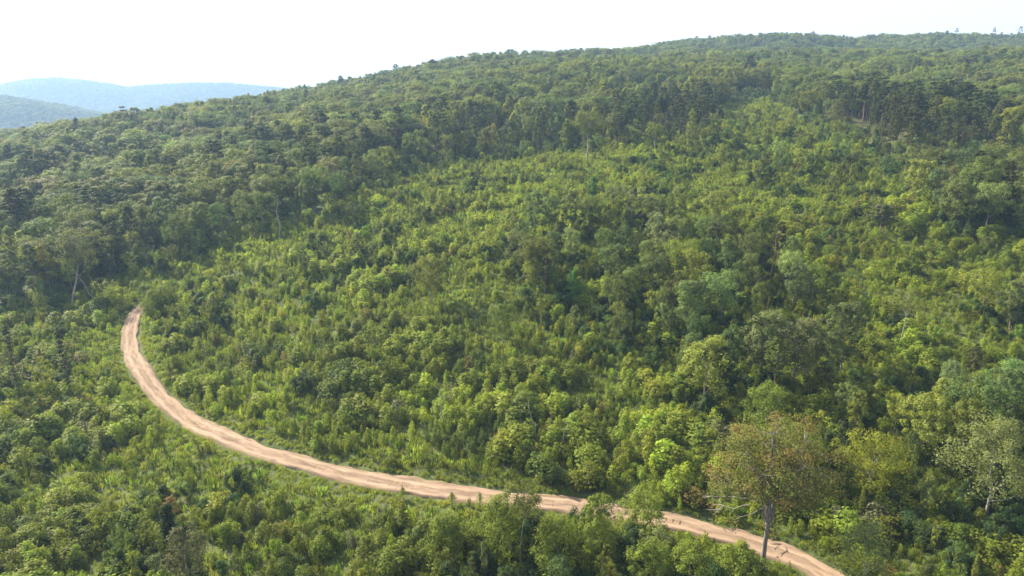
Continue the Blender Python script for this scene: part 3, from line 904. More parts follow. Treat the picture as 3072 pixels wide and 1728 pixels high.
# extra grass hugging the road edges and tufts in the middle strip
X, Y = scatter(1.9, -300, 360, 205, 420, rng, 1.0)
k = ~is_forest(X, Y); X, Y = X[k], Y[k]
add('grass', X, Y, rng.uniform(1.0, 1.6, len(X)), tints(len(X), rng, (0.11, 0.14, 0.04), 0.15), 'cover', rng, wide=rng.uniform(1.8, 2.6, len(X)))
j = rng.integers(0, nr, 1500); sd = rng.choice([-1, 1], 1500); of = sd * (2.5 + np.abs(rng.normal(size=1500)) * 1.1)
X = ROAD[j, 0] + RN[j, 0] * of; Y = ROAD[j, 1] + RN[j, 1] * of
add('grass', X, Y, rng.uniform(0.25, 0.6, 1500), tints(1500, rng, (0.12, 0.145, 0.045), 0.15), 'cover', rng)

j = rng.integers(0, nr, 2400); of = rng.normal(size=2400) * 0.3 + 0.05
w_ = (fbm(j / 7.0, np.zeros(2400) + 77.0, 2) > 0.34)
X = (ROAD[j, 0] + RN[j, 0] * of)[w_]; Y = (ROAD[j, 1] + RN[j, 1] * of)[w_]
add('grass', X, Y, rng.uniform(0.08, 0.18, len(X)), tints(len(X), rng, (0.15, 0.16, 0.06), 0.2), 'cover', rng, wide=np.full(len(X), 0.4))

# E. woods on the far hills
X = rng.uniform(-2900, -650, 42000); Y = rng.uniform(1250, 2150, 42000)
ed_ = far_hill(X, Y) > -95; X, Y = X[ed_], Y[ed_]
FAR1 = (X, Y, far_hill(X, Y))
X = rng.uniform(-3800, 400, 26000); Y = rng.uniform(3000, 4150, 26000)
ed_ = (farthest_hill(X, Y) > -40) & (np.abs(X) < 0.95 * Y); X, Y = X[ed_], Y[ed_]
FAR2 = (X, Y, farthest_hill(X, Y))

P_ = {k: np.concatenate(v) for k, v in REC.items()}
P_['z'] = terrain(P_['x'], P_['y'])
rd_all = np.abs(road_dist(P_['x'], P_['y']))
print('plants', len(P_['x']), round(time.time() - T0, 1))

# ------------------------------------------------------------------ landmark trees, each its own thing
THINGS = []           # (x, y, height) so the scatter can make room
LM = []               # name-phrase and picture place of each landmark, to describe the trees near it


def link(name, me, parent=None, loc=None):
    o = bpy.data.objects.new(name, me); COL.objects.link(o)
    if parent is not None: o.parent = parent
    if loc is not None: o.location = loc
    return o


def props(o, label=None, cat=None, group=None, kind=None, tint=None):
    if label: o['label'] = label
    if cat: o['category'] = cat
    if group: o['group'] = group
    if kind: o['kind'] = kind
    if tint is not None: o['tint'] = [float(c) for c in tint]


def spot(u, v):
    x, y = ground_at(u, v)
    return float(x), float(y), float(terrain(x, y))


def height_to(x, y, z, vtop):
    """height of an upright thing standing at x, y, z whose top shows at vtop"""
    k = (288 - vtop) / F
    cp, sp = math.cos(PITCH), math.sin(PITCH)
    r = y * (k * cp - sp) / (cp + k * sp)
    return r + CAMZ - z


def tree_thing(name, label, cat, x, y, z, wood, leaf, tint, bark, leafm, autumn=None, group=None, rot=0.0, extra=()):
    root = bpy.data.objects.new(name, None); COL.objects.link(root)
    root.location = (x, y, z); root.rotation_euler = (0, 0, rot); root.empty_display_size = 0.5
    props(root, label, cat, group)
    w = link('trunk', make_mesh('trunk', wood[0], wood[1], [bark], smooth=True), root)
    if leaf is not None:
        at = {'lv': leaf[2]}
        if autumn is not None: at['autumn'] = autumn
        c = link('crown', make_mesh('crown', leaf[0], leaf[1], [leafm], None, at), root)
        props(c, tint=tint)
    for nm, (v, q), b in extra:
        link(nm, make_mesh(nm, v, q, [b], smooth=True), root)
    THINGS.append((x, y, 1.2))
    return root


# --- the big red-tinged maple beside the road, lower right
rg = np.random.default_rng(77)
mx_, my_, mz_ = spot(762, 571)
MH = height_to(mx_, my_, mz_, 412)
sc = MH / 22.0
fork = np.array([0.1, 0, 7.0])
limbs = [tube(wobble_path((0, 0, -0.5), fork, rg, 6, 0.008), np.array([0.46, 0.34, 0.30, 0.29, 0.29, 0.32]), 10)]
nodes_p, nodes_r = [], []
for (dx, dy, dz, rr) in ((-3.6, 0.5, 9.5, 0.24), (-1.2, -1.5, 13.0, 0.24), (0.6, 1.6, 13.5, 0.22), (3.0, -0.6, 11.5, 0.27), (5.4, 1.2, 9.0, 0.20), (1.6, 3.6, 10.0, 0.17), (-2.2, 3.4, 10.5, 0.17), (-5.6, -1.2, 6.0, 0.15), (2.0, -3.4, 9.5, 0.16), (-2.6, -3.2, 8.5, 0.15)):
    p1 = fork + np.array([dx, dy, dz])
    st = fork + np.array([0, 0, rg.uniform(-0.8, 0.3)])
    mid = st * 0.55 + p1 * 0.45 + np.array([-dx * 0.12, -dy * 0.12, 0.6]) + rg.normal(size=3) * 0.25
    path = np.concatenate([wobble_path(st, mid, rg, 4, 0.03), wobble_path(mid, p1, rg, 5, 0.05)[1:]])
    t_ = np.linspace(0, 1, len(path)); r_ = rr * (1 - 0.85 * t_) + 0.01
    limbs.append(tube(path, r_, 7))
    nodes_p.append(path[2:]); nodes_r.append(r_[2:])
nodes_p = np.concatenate(nodes_p); nodes_r = np.concatenate(nodes_r)
nc = 190
th = rg.random(nc) * 6.283; el = rg.uniform(-0.42, 1.0, nc)
cz = 13.4; R1, R2 = 8.0, 7.8
shell = rg.random(nc) ** 0.42
ce = np.sqrt(np.clip(1 - el ** 2, 0, 1))
ph = rg.random(3) * 6.28
lob = np.where(el < 0, 1 + 0.75 * el, 1.0) * (1 + 0.0 * th)
lob = lob + 0.12 * np.sin(3 * th + ph[0]) + 0.10 * np.sin(5 * th + 4 * el + ph[1])
C = np.c_[np.cos(th) * ce * R1 * lob * shell, np.sin(th) * ce * 6.8 * lob * shell, cz + el * R2 * shell * np.where(el < 0, 0.85, 1.0) * (1 + 0.05 * np.sin(4 * th))]
C = C[~((C[:, 2] < 11.5) & (np.hypot(C[:, 0], C[:, 1]) < 3.0))]
extra_c = np.array([[1.2, 0.4, 7.0], [0.8, -0.6, 5.6], [-0.5, 0.5, 6.2], [1.5, 0.3, 8.4], [-4.4, 0.6, 6.6], [3.2, 0, 9.6]])
C = np.concatenate([C, extra_c])
for c in C:
    dd = np.linalg.norm(nodes_p - c, axis=1) + np.where(nodes_p[:, 2] > c[2] + 0.4, 3, 0)
    j = int(dd.argmin())
    if np.linalg.norm(nodes_p[j] - c) < 0.4: continue
    limbs.append(tube(wobble_path(nodes_p[j], c, rg, 4, 0.07), np.array([min(nodes_r[j] * 0.6, 0.08), 0.05, 0.035, 0.012]), 4))
cr_ = rg.uniform(0.75, 1.5, len(C)); cr_[-len(extra_c):] = [0.9, 0.8, 0.7, 0.8, 1.0, 0.8]
Mn = (105 * cr_ ** 1.6).astype(int)
ci = np.repeat(np.arange(len(C)), Mn)
d = unit(rg.normal(size=(len(ci), 3)) + np.array([0, 0, 0.3]))
pos = C[ci] + d * (cr_[ci] * rg.uniform(0.3, 1.2, len(ci)))[:, None] * np.array([1, 1, 0.8])
nn = d * 0.6 + unit(C[ci] - np.array([0, 0, 11.0])) * 0.4 + np.array([0, 0, 0.3]) + rg.normal(size=d.shape) * 0.4
LV = leaves(pos, nn, 0.26 * rg.uniform(0.6, 1.3, len(ci)), rg, 0.62)
outer = np.clip((np.linalg.norm((C - np.array([0, 0, cz])) / np.array([8.0, 6.8, 7.8]), axis=1) - 0.6) * 2.0, 0, 1)
red_c = np.clip(rg.random(len(C)) * 1.2 - 0.58, 0, 1) * (0.35 + 0.65 * outer)
au = np.repeat(np.clip(red_c[ci] * 1.1 + 0.35 * (rg.random(len(ci)) < 0.12 + 0.3 * red_c[ci]), 0, 0.9), 4)
# bare grey branches reaching out on the left
bare = []
for k_ in range(5):
    a0 = nodes_p[rg.integers(0, len(nodes_p))] if k_ > 3 else np.array([-2.6, -0.3, 9.6 + k_ * 0.9])
    tip = np.array([-7.4 - rg.random() * 1.6, -1.2 + rg.normal() * 0.8, 9.2 + k_ * 1.25 + rg.normal() * 0.3])
    pth = wobble_path(a0, tip, rg, 7, 0.05)
    bare.append(tube(pth, np.linspace(0.07, 0.015, 7), 5))
    for j in range(5):
        q = pth[rg.integers(2, 6)]
        bare.append(tube(wobble_path(q, q + np.array([-rg.uniform(0.4, 1.8), rg.normal() * 0.7, rg.uniform(-0.9, 1.0)]), rg, 4, 0.1), [0.04, 0.03, 0.02, 0.01], 4))
wV, wQ = join(limbs); bV, bQ = join(bare)
tree_thing('maple_tree', 'largest tree, forked grey trunk and reddening crown, beside the dirt road at lower right', 'tree', mx_, my_, mz_,
           (wV * sc, wQ), (LV[0] * sc, LV[1], LV[2]), (0.110, 0.128, 0.036), M_MAPLEBARK, M_LEAF, autumn=au, extra=[('dead_branch', (bV * sc, bQ), M_DEAD)])
THINGS.append((mx_, my_, 4.5))
LM.append(('the big reddening maple', 762, 480))


def landmark(u, v, vtop, name, label, phrase, tint, gen='broad', leafm=None, bark=None, seed=0, clear=2.0, **kw):
    x, y, z = spot(u, v)
    h = height_to(x, y, z, vtop)
    rg = np.random.default_rng(900 + seed)
    if gen == 'broad':
        wood, leaf = broadleaf(rg, Ht=h, **kw)
    elif gen == 'pine':
        wood, leaf = pine(rg, Ht=h, **kw)
    elif gen == 'conifer':
        wood, leaf = young_pine(rg, Ht=h, **kw)
    elif gen == 'plume':
        wood, leaf = plume(rg, Ht=h, **kw)
    elif gen == 'snag':
        lean = kw.get('lean', 0.1); side = kw.get('side', 1)
        top = np.array([side * lean * h, rg.normal() * 0.05 * h, h])
        tp = wobble_path((0, 0, -0.4), top, rg, 7, 0.025)
        r0 = kw.get('tr', 0.16)
        parts = [tube(tp, np.linspace(r0, r0 * 0.25, 7), 7)]
        for j in range(kw.get('nb', 5)):
            q = tp[rg.integers(3, 7)]
            L = h * rg.uniform(0.08, 0.2)
            dv = unit(np.array([rg.normal(), rg.normal(), rg.uniform(0.1, 0.9)])) * L
            parts.append(tube(wobble_path(q, q + dv, rg, 4, 0.08), [r0 * 0.35, r0 * 0.25, r0 * 0.16, 0.015], 4))
        wood, leaf = join(parts), None
        if kw.get('tuft'):
            n_ = 160
            dd = unit(rg.normal(size=(n_, 3)))
            leaf = leaves(top + dd * rg.uniform(0.2, 1.0, (n_, 1)) * np.array([0.8, 0.8, 0.5]), dd, 0.3, rg)
    root = tree_thing(name, label, kw.get('cat', 'dead tree' if gen == 'snag' else 'tree') if gen == 'snag' else 'tree', x, y, z, wood, leaf, tint, bark or M_PALE, leafm or M_LEAF)
    THINGS.append((x, y, clear))
    LM.append((phrase, u, 0.5 * (v + vtop)))
    return root


landmark(868, 500, 432, 'locust_tree', 'bright yellow-green tree just behind the right side of the big reddening maple', 'the yellow-green tree behind the maple', (0.15, 0.165, 0.022), prof='oval', R=4.6, cb=0.25, nclump=110, nleaf=60, leaf=0.27, tr=0.16, seed=1, clear=4)
landmark(792, 490, 424, 'locust_tree', 'pale lime feathery tree rising behind the top of the big maple', 'the lime tree behind the maple top', (0.125, 0.155, 0.03), prof='round', R=4.4, cb=0.3, nclump=110, nleaf=60, leaf=0.27, tr=0.15, seed=2, clear=4)
landmark(762, 462, 384, 'locust_tree', 'broad bright green tree above and left of the big maple crown', 'the bright tree above the maple', (0.11, 0.15, 0.028), prof='round', R=4.0, cb=0.25, nclump=110, nleaf=55, leaf=0.29, tr=0.16, seed=3, clear=4)
landmark(862, 590, 524, 'willow_tree', 'sparse pale green white-stemmed tree at the bottom edge, right of the road', 'the pale tree beside the road end', (0.12, 0.15, 0.055), prof='round', R=4.0, cb=0.18, nclump=95, nleaf=42, leaf=0.22, tr=0.12, seed=4, clear=4.5)
landmark(985, 520, 418, 'silver_leafed_tree', 'pale silvery-green tree near the right edge of the picture', 'the silvery tree at the right edge', (0.125, 0.145, 0.055), prof='round', R=5.2, cb=0.25, nclump=130, nleaf=55, leaf=0.30, tr=0.2, seed=5, clear=5)
landmark(520, 573, 483, 'tall_thin_tree', 'tall tree with long bare trunk and small crown before the road, bottom centre', 'the long-trunked tree at bottom centre', (0.085, 0.10, 0.03), prof='flat', R=2.9, cb=0.62, nclump=60, nleaf=52, leaf=0.24, tr=0.17, seed=6, clear=2.0, bark=M_BARK)
landmark(574, 303, 268, 'poplar_tree', 'vivid green cone-shaped tree in front of the dark clump in the middle', 'the vivid green cone-shaped tree', (0.075, 0.165, 0.028), prof='cone', R=2.5, cb=0.05, nclump=110, nleaf=40, leaf=0.3, seed=7, clear=3)
landmark(591, 210, 176, 'poplar_tree', 'dark bluish-green tapering tree alone high in the clearing', 'the dark tapering tree high in the clearing', (0.05, 0.12, 0.03), prof='cone', R=2.6, cb=0.05, nclump=90, nleaf=42, leaf=0.4, seed=8, clear=3)
landmark(432, 305, 257, 'oak_tree', 'rounded yellowish tree with bare grey lower limbs left of the picture centre', 'the rounded yellowish tree left of centre', (0.105, 0.115, 0.03), prof='round', R=4.0, cb=0.35, nclump=120, nleaf=52, leaf=0.30, tr=0.17, seed=9, clear=3.5)
landmark(375, 379, 318, 'birch_tree', 'slender pale tree with a straight white trunk and wispy lime crown', 'the white-trunked lime tree', (0.12, 0.15, 0.028), prof='oval', R=2.0, cb=0.36, nclump=70, nleaf=46, leaf=0.25, tr=0.13, seed=10, clear=2.5)
landmark(503, 345, 303, 'young_oak_tree', 'small domed bright tree below the cone-shaped one', 'the small domed bright tree', (0.085, 0.125, 0.022), prof='round', R=2.9, cb=0.15, nclump=90, nleaf=46, leaf=0.28, tr=0.1, seed=11, clear=3)
landmark(72, 304, 232, 'leaning_oak_tree', 'large pale grey-green tree with a leaning bare trunk by the left forest edge', 'the pale leaning-trunk tree at left', (0.10, 0.115, 0.06), prof='flat', R=5.6, cb=0.45, nclump=120, nleaf=50, leaf=0.36, tr=0.30, lean=0.1, seed=12, clear=5)
landmark(96, 302, 270, 'dead_tree', 'leaning dead grey trunk beside the pale tree at left', 'the leaning dead trunk at left', None, gen='snag', lean=0.45, side=-1, tr=0.15, nb=5, seed=13, bark=M_DEAD)
landmark(46, 400, 355, 'gum_tree', 'yellow-green lobed tree standing left of the road bend', 'the yellow-green tree left of the bend', (0.155, 0.175, 0.018), prof='oval', R=2.6, cb=0.12, nclump=80, nleaf=46, leaf=0.26, seed=14, clear=3)
landmark(71, 398, 326, 'cedar_tree', 'thin dark spindly evergreen left of the road bend', 'the thin dark evergreen left of the bend', (0.028, 0.042, 0.018), gen='pine', leafm=M_NEEDLE, bark=M_PINEBARK, R=0.9, cb=0.15, tiers=20, dense=0.8, leaf=0.3, seed=15)
landmark(18, 395, 320, 'cedar_tree', 'dark narrow evergreen close to the left picture edge', 'the narrow evergreen at the left edge', (0.03, 0.045, 0.02), gen='pine', leafm=M_NEEDLE, bark=M_PINEBARK, R=1.0, cb=0.2, tiers=18, dense=0.8, leaf=0.3, seed=16)
landmark(172, 566, 504, 'cedar_tree', 'narrow dark green spire-shaped evergreen at lower left', 'the dark spire at lower left', (0.028, 0.05, 0.018), gen='pine', leafm=M_NEEDLE, bark=M_PINEBARK, R=1.1, cb=0.05, tiers=22, dense=1.3, leaf=0.3, seed=17)
landmark(175, 535, 497, 'brown_sapling', 'rusty brown spindly top just above the dark spire at lower left', 'the rusty spindly top', (0.17, 0.12, 0.05), gen='pine', leafm=M_NEEDLE, bark=M_PINEBARK, R=0.9, cb=0.55, tiers=8, dense=0.7, leaf=0.25, seed=18)
landmark(189, 590, 528, 'oak_tree', 'dull olive vine-wrapped tree at the bottom edge, right of the dark spire', 'the olive tree at the bottom left', (0.09, 0.095, 0.045), prof='oval', R=2.8, cb=0.1, nclump=90, nleaf=46, leaf=0.26, seed=19, clear=3)
landmark(770, 282, 233, 'dead_tree', 'tall straight bare brown trunk standing right of the dark clump', 'the tall bare brown trunk', None, gen='snag', lean=0.03, tr=0.17, nb=3, seed=20, bark=M_PINEBARK)
for i_, (u, v, vt, ln, sd, lb) in enumerate(((540, 446, 407, 0.28, -1, 'tilted bleached snag, leftmost of three above the middle of the road'), (549, 444, 413, 0.05, 1, 'upright bleached snag between two others above the middle of the road'), (562, 452, 425, 0.08, 1, 'short bleached snag, rightmost of three above the middle of the road'),
                                              (443, 428, 383, 0.04, -1, 'tall thin bleached snag up the slope above the bush-lined road'), (449, 408, 376, 0.12, 1, 'broken bleached snag with a stubby top, behind the tall thin one'))):
    landmark(u, v, vt, 'dead_tree', lb, 'the bleached snags', None, gen='snag', lean=ln, side=sd, tr=0.13, nb=4, seed=30 + i_, bark=M_DEAD)
landmark(280, 240, 196, 'dead_tree', 'bare pale trunk standing against the dark trees left of centre', 'the pale bare trunk before the left woods', None, gen='snag', lean=0.05, tr=0.2, nb=6, seed=40, bark=M_DEAD)
landmark(587, 160, 112, 'sycamore_tree', 'white-limbed broad tree at the foot of the forest wall', 'the white-limbed tree at the forest wall', (0.09, 0.11, 0.035), prof='flat', R=6.5, cb=0.5, nclump=110, nleaf=60, leaf=0.42, tr=0.42, seed=41, clear=6)
landmark(655, 152, 122, 'young_oak_tree', 'small bright domed tree on a bare stem before the pine trunks', 'the small bright tree before the pine trunks', (0.12, 0.15, 0.035), prof='flat', R=3.4, cb=0.5, nclump=70, nleaf=50, leaf=0.4, seed=42, clear=3)
landmark(691, 150, 108, 'poplar_tree', 'tall light yellow-green tapering tree at the pine stand corner', 'the light tapering tree by the pines', (0.12, 0.145, 0.035), prof='cone', R=3.3, cb=0.1, nclump=100, nleaf=46, leaf=0.42, seed=43, clear=3)
landmark(745, 262, 244, 'oak_tree', 'mid-sized lime tree with a pale stem at the right end of the dark clump', 'the lime tree at the end of the dark clump', (0.12, 0.15, 0.03), prof='round', R=4.2, cb=0.4, nclump=95, nleaf=50, leaf=0.32, seed=44, clear=3)
landmark(680, 287, 240, 'oak_tree', 'broad lime-green tree on a thin white trunk behind the dark clump', 'the broad lime tree behind the dark clump', (0.12, 0.155, 0.03), prof='flat', R=5.2, cb=0.5, nclump=110, nleaf=50, leaf=0.32, tr=0.15, seed=45, clear=4)
landmark(812, 300, 266, 'oak_tree', 'pale green tree with a short white trunk in the right of the clearing', 'the pale tree right of the clearing', (0.11, 0.15, 0.03), prof='round', R=4.0, cb=0.35, nclump=95, nleaf=50, leaf=0.32, tr=0.14, seed=46, clear=3)
landmark(900, 350, 290, 'birch_tree', 'sparse tree with several white forked stems on the right slope', 'the sparse forked white tree', (0.10, 0.12, 0.04), prof='flat', R=3.8, cb=0.55, nclump=55, nleaf=30, leaf=0.28, tr=0.14, seed=47, clear=3)
landmark(880, 232, 205, 'pine_tree', 'pale thin-crowned pine standing alone before the dark right woods', 'the lone pine before the right woods', (0.09, 0.10, 0.05), gen='pine', leafm=M_NEEDLE, bark=M_PINEBARK, R=3.2, cb=0.4, seed=48)
landmark(846, 180, 155, 'oak_tree', 'small round dark tree halfway up the right clearing', 'the small round dark tree', (0.045, 0.06, 0.02), prof='round', R=2.6, cb=0.1, nclump=70, nleaf=44, leaf=0.34, seed=49, clear=3)
# small conifers at the road's edge
for i_, (u, v, vt, lb) in enumerate(((403, 501, 486, 'lone young conifer on the near road verge, left of the leafy clump'), (480, 508, 492, 'young conifer against the road, just left of the leafy clump'), (452, 505, 492, 'bushy young pine on the grassy road verge'))):
    landmark(u, v, vt, 'young_conifer', lb, 'the small conifers at the verge', (0.14, 0.175, 0.04), gen='conifer', leafm=M_NEEDLE, bark=M_PINEBARK, R=1.0, n=420, seed=60 + i_)
# leafy poplars standing before the road, bottom centre-right
for i_, (u, v, vt, lb) in enumerate(((595, 560, 498, 'leafy green young tree rising over the road right of the long trunk'), (641, 545, 487, 'pointed bright young tree cutting across the road'), (500, 560, 500, 'plump green young tree just left of the long bare trunk'), (650, 590, 538, 'rounded green tree at the bottom edge below the road'), (688, 600, 548, 'rounded pale tree at the very bottom, left of the maple trunk'), (560, 575, 520, 'dense dark-leaved young tree right of the long bare trunk'), (735, 590, 545, 'leafy clump of young tree at the foot of the maple, left side'), (447, 560, 512, 'dark rounded young tree before the grassy verge'), (154, 315, 290, 'leafy tree hiding the far end of the road, nearest the bend'), (147, 301, 284, 'young tree closing off the far end of the road'), (166, 309, 286, 'wide young tree just right of the road end'))):
    landmark(u, v, vt, 'young_tree', lb, 'the leafy trees before the road', tuple(np.array((0.118, 0.152, 0.026)) * (1.0 + 0.12 * math.sin(i_ * 2.3))), prof='oval', R=2.7 + 0.5 * (i_ % 3), cb=0.04, nclump=120, nleaf=66, leaf=0.26, tr=0.08, lobes=0.25, seed=80 + i_, clear=2.6, bark=M_BARK)
# fallen sticks on the road right of the maple
xs_, ys_, zs_ = spot(783, 548)
sticks = []
for j in range(6):
    c = np.array([rng.normal() * 1.0, rng.normal() * 0.9, 0]); a_ = rng.random() * 3.14; L = rng.uniform(0.3, 0.9)
    c[2] = terrain(xs_ + c[0], ys_ + c[1]) - zs_ + 0.06
    dv = np.array([math.cos(a_), math.sin(a_), 0]) * L
    sticks.append(tube(wobble_path(c - dv, c + dv, rng, 4, 0.05), [0.04, 0.05, 0.04, 0.02], 5))
sv, sq = join(sticks)
so_ = link('fallen_branches', make_mesh('fallen_branches', sv, sq, [M_BARK]), None, (xs_, ys_, zs_))
props(so_, 'scatter of broken sticks on the dirt road right of the maple', 'branches', None, 'stuff')
# sparse pines that break the skyline at the far right, and one on the ridge
for i_, (u, vt, wd_, lb) in enumerate(((954, 27.5, 4.2, 'ragged pine breaking the skyline, leftmost of three at right'), (991, 26.5, 3.4, 'thin lollipop pine on the skyline, middle of three at right'), (1017, 25.5, 5.5, 'fullest dark pine on the skyline, rightmost of three'))):
    s_ = (u - 512) / F / math.cos(PITCH)
    y_ = 1120.0 if u > 700 else 800.0
    x_ = s_ * y_ * 1.0
    for _ in range(3):
        uu, vv, dd = project(x_, y_, terrain(x_, y_)); x_ += (u - uu) * dd / F
    z_ = float(terrain(x_, y_)); h_ = max(12.0, height_to(x_, y_, z_, vt))
    wood, leaf = pine(np.random.default_rng(700 + i_), Ht=h_, R=wd_, cb=0.42, tiers=12, tr=0.4, leaf=0.9, dense=1.2)
    tree_thing('skyline_pine', lb, 'tree', float(x_), y_, z_, wood, leaf, (0.035, 0.05, 0.022), M_PINEBARK, M_NEEDLE)
    print('skyline', i_, h_)

# ------------------------------------------------------------------ make room round the landmarks
TH = np.array(THINGS)
keep = np.ones(len(P_['x']), bool)
big = ~np.isin(P_['proto'], ['grass'])
for x, y, c in TH:
    d = np.hypot(P_['x'] - x, P_['y'] - y)
    tall = np.isin(P_['proto'], ['oak', 'airy', 'pine', 'poplar'])
    keep &= ~((d < c * 0.35) & big)
    keep &= ~((d < c * 1.3) & tall & (P_['y'] < 500))
# keep the view of the road open: no tall plant whose top would cover it, apart from the ones placed on purpose
RU, RV, _ = project(ROAD[:, 0], ROAD[:, 1], terrain(ROAD[:, 0], ROAD[:, 1]))
hts = P_['s'] * np.array([PROTO[k][0]['ht'] for k in P_['proto']])
tu, tv, _ = project(P_['x'], P_['y'], P_['z'] + hts)
bu, bv, bd = project(P_['x'], P_['y'], P_['z'])
near_m = (P_['y'] < 190) & (bd > 30)
ok_r = np.zeros(len(keep), bool)
on = RU > 132
order = np.argsort(RU[on])
rv = np.interp(tu, RU[on][order], RV[on][order])
blk = near_m & (bv > rv + 2) & (tv < rv + 1.5) & (tu > 135) & (tu < 850)
hard = blk & ((tu < 480) | (tu > 655))
soft = blk & ~hard & (np.random.default_rng(5).random(len(keep)) < 0.0)
kill = hard | soft
# the left leg of the bend
lx = np.interp(bv, [300, 308, 324, 341, 360, 381, 400], [148, 139, 129, 124, 131, 145, 163])
kill |= near_m & (tv < 392) & (bv > tv) & (tv > 296) & (np.abs(tu - np.interp(tv, [300, 308, 324, 341, 360, 381, 400], [148, 139, 129, 124, 131, 145, 163])) < 7) & (hts > 2.0) & (bv < 420)
shrink = kill & (hts < 6)
P_['s'] = np.where(shrink, P_['s'] * 0.45, P_['s']); P_['sx'] = np.where(shrink, P_['sx'] * 0.55, P_['sx'])
keep &= ~(kill & ~shrink)
P_ = {k: v[keep] for k, v in P_.items()}
hts = P_['s'] * np.array([PROTO[k][0]['ht'] for k in P_['proto']])
print('after thinning', len(P_['x']), round(time.time() - T0, 1))

# ------------------------------------------------------------------ which ones show largest
bu, bv, bd = project(P_['x'], P_['y'], P_['z'])
tu, tv, td = project(P_['x'], P_['y'], P_['z'] + hts)
rad_px = P_['sx'] * np.array([PROTO[k][0]['r'] for k in P_['proto']]) * F / bd
cand = np.where((P_['y'] < 420) & (P_['proto'] != 'grass') & (bd > 20) & (bu > -20) & (bu < 1044) & (tv < 585))[0]
cand = cand[np.argsort(bd[cand])]
cov = np.zeros((576, 1024), bool)
vis = np.zeros(len(P_['x']))
for i in cand:
    r_ = rad_px[i] * 0.75
    a0, a1 = int(max(0, bu[i] - r_)), int(min(1024, bu[i] + r_ + 1))
    b0, b1 = int(max(0, tv[i])), int(min(576, bv[i] + 1))
    if a1 <= a0 or b1 <= b0: continue
    blkk = cov[b0:b1, a0:a1]
    vis[i] = blkk.size - np.count_nonzero(blkk)
    cov[b0:b0 + int((b1 - b0) * 0.8) + 1, a0:a1] = True
print('vis', round(time.time() - T0, 1))

KINDNAME = {'oak': 'broadleaf_tree', 'airy': 'broadleaf_tree', 'poplar': 'tulip_tree', 'pine': 'pine_tree', 'sapling': 'sapling', 'young_pine': 'young_pine', 'bush': 'bush', 'thicket': 'shrub'}
CAT = {'broadleaf_tree': 'tree', 'tulip_tree': 'tree', 'pine_tree': 'pine tree', 'sapling': 'sapling', 'young_pine': 'young pine', 'bush': 'bush', 'shrub': 'shrub'}
NOUN = {'oak': 'leafy tree', 'airy': 'airy tree', 'poplar': 'tapering tree', 'pine': 'pine', 'sapling': 'sapling', 'young_pine': 'young pine', 'bush': 'bush', 'thicket': 'leafy shrub'}
kn = np.array([KINDNAME.get(k, 'grass') for k in P_['proto']], dtype=object)
single = np.zeros(len(kn), bool)
for knd in CAT:
    ii = np.where((kn == knd) & (vis > 6))[0]
    ii = ii[np.argsort(-vis[ii])][:300]
    single[ii] = True
print('singles', single.sum())


def colour_word(t):
    l = 0.3 * t[0] + 0.6 * t[1] + 0.1 * t[2]; w = t[0] / t[1]
    if t[2] / t[1] > 0.5: return 'silvery'
    if w > 1.05: return 'rust-tinged'
    if l > 0.135: return 'bright lime' if w < 0.72 else 'bright yellow-green'
    if l > 0.10: return 'fresh green' if w < 0.72 else 'yellowish'
    if l > 0.07: return 'mid-green' if w < 0.75 else 'olive'
    if l > 0.05: return 'dull green' if w < 0.75 else 'dull olive'
    return 'dark green'


LM += [('the road bend', 125, 341), ('the top of the road', 142, 305), ('the left skyline dip', 70, 122), ('the left skyline', 190, 100), ('the top of the grassy tongue', 750, 100),
       ('the corner of the left woods', 340, 196), ('the back edge of the clearing', 470, 160), ('the pine stand', 680, 125), ('the right-hand pine trunks', 868, 130), ('the dark right woods', 975, 205),
       ('the lower left corner', 40, 545), ('the left picture edge', 5, 450), ('the left curve of the road', 175, 412), ('the middle of the road', 330, 470), ('the straight of the road', 420, 490),
       ('the picture centre', 500, 265), ('the oak clump', 760, 350), ('the right picture edge', 1015, 320), ('the lower right corner', 985, 555), ('the shaded lower right thicket', 900, 450),
       ('the left woods', 120, 200), ('the dark hollow at left', 30, 285), ('the middle woods', 400, 130), ('the left slope', 250, 330), ('the central slope', 400, 420), ('the right slope', 950, 280), ('the upper right clearing', 800, 160),
       ('the far right skyline', 985, 55), ('the upper right woods', 930, 110), ('the ridge top', 760, 60), ('the middle ridge', 560, 70), ('the right edge of the woods', 1010, 140), ('the bottom edge', 330, 560), ('the grassy verge', 380, 500), ('the central thicket', 560, 350), ('the bright sapling slope', 330, 380), ('the high clearing', 560, 190), ('the bottom thicket', 400, 540), ('the ground left of the maple', 660, 460)]
lm = np.array([(u, v) for _, u, v in LM], float)


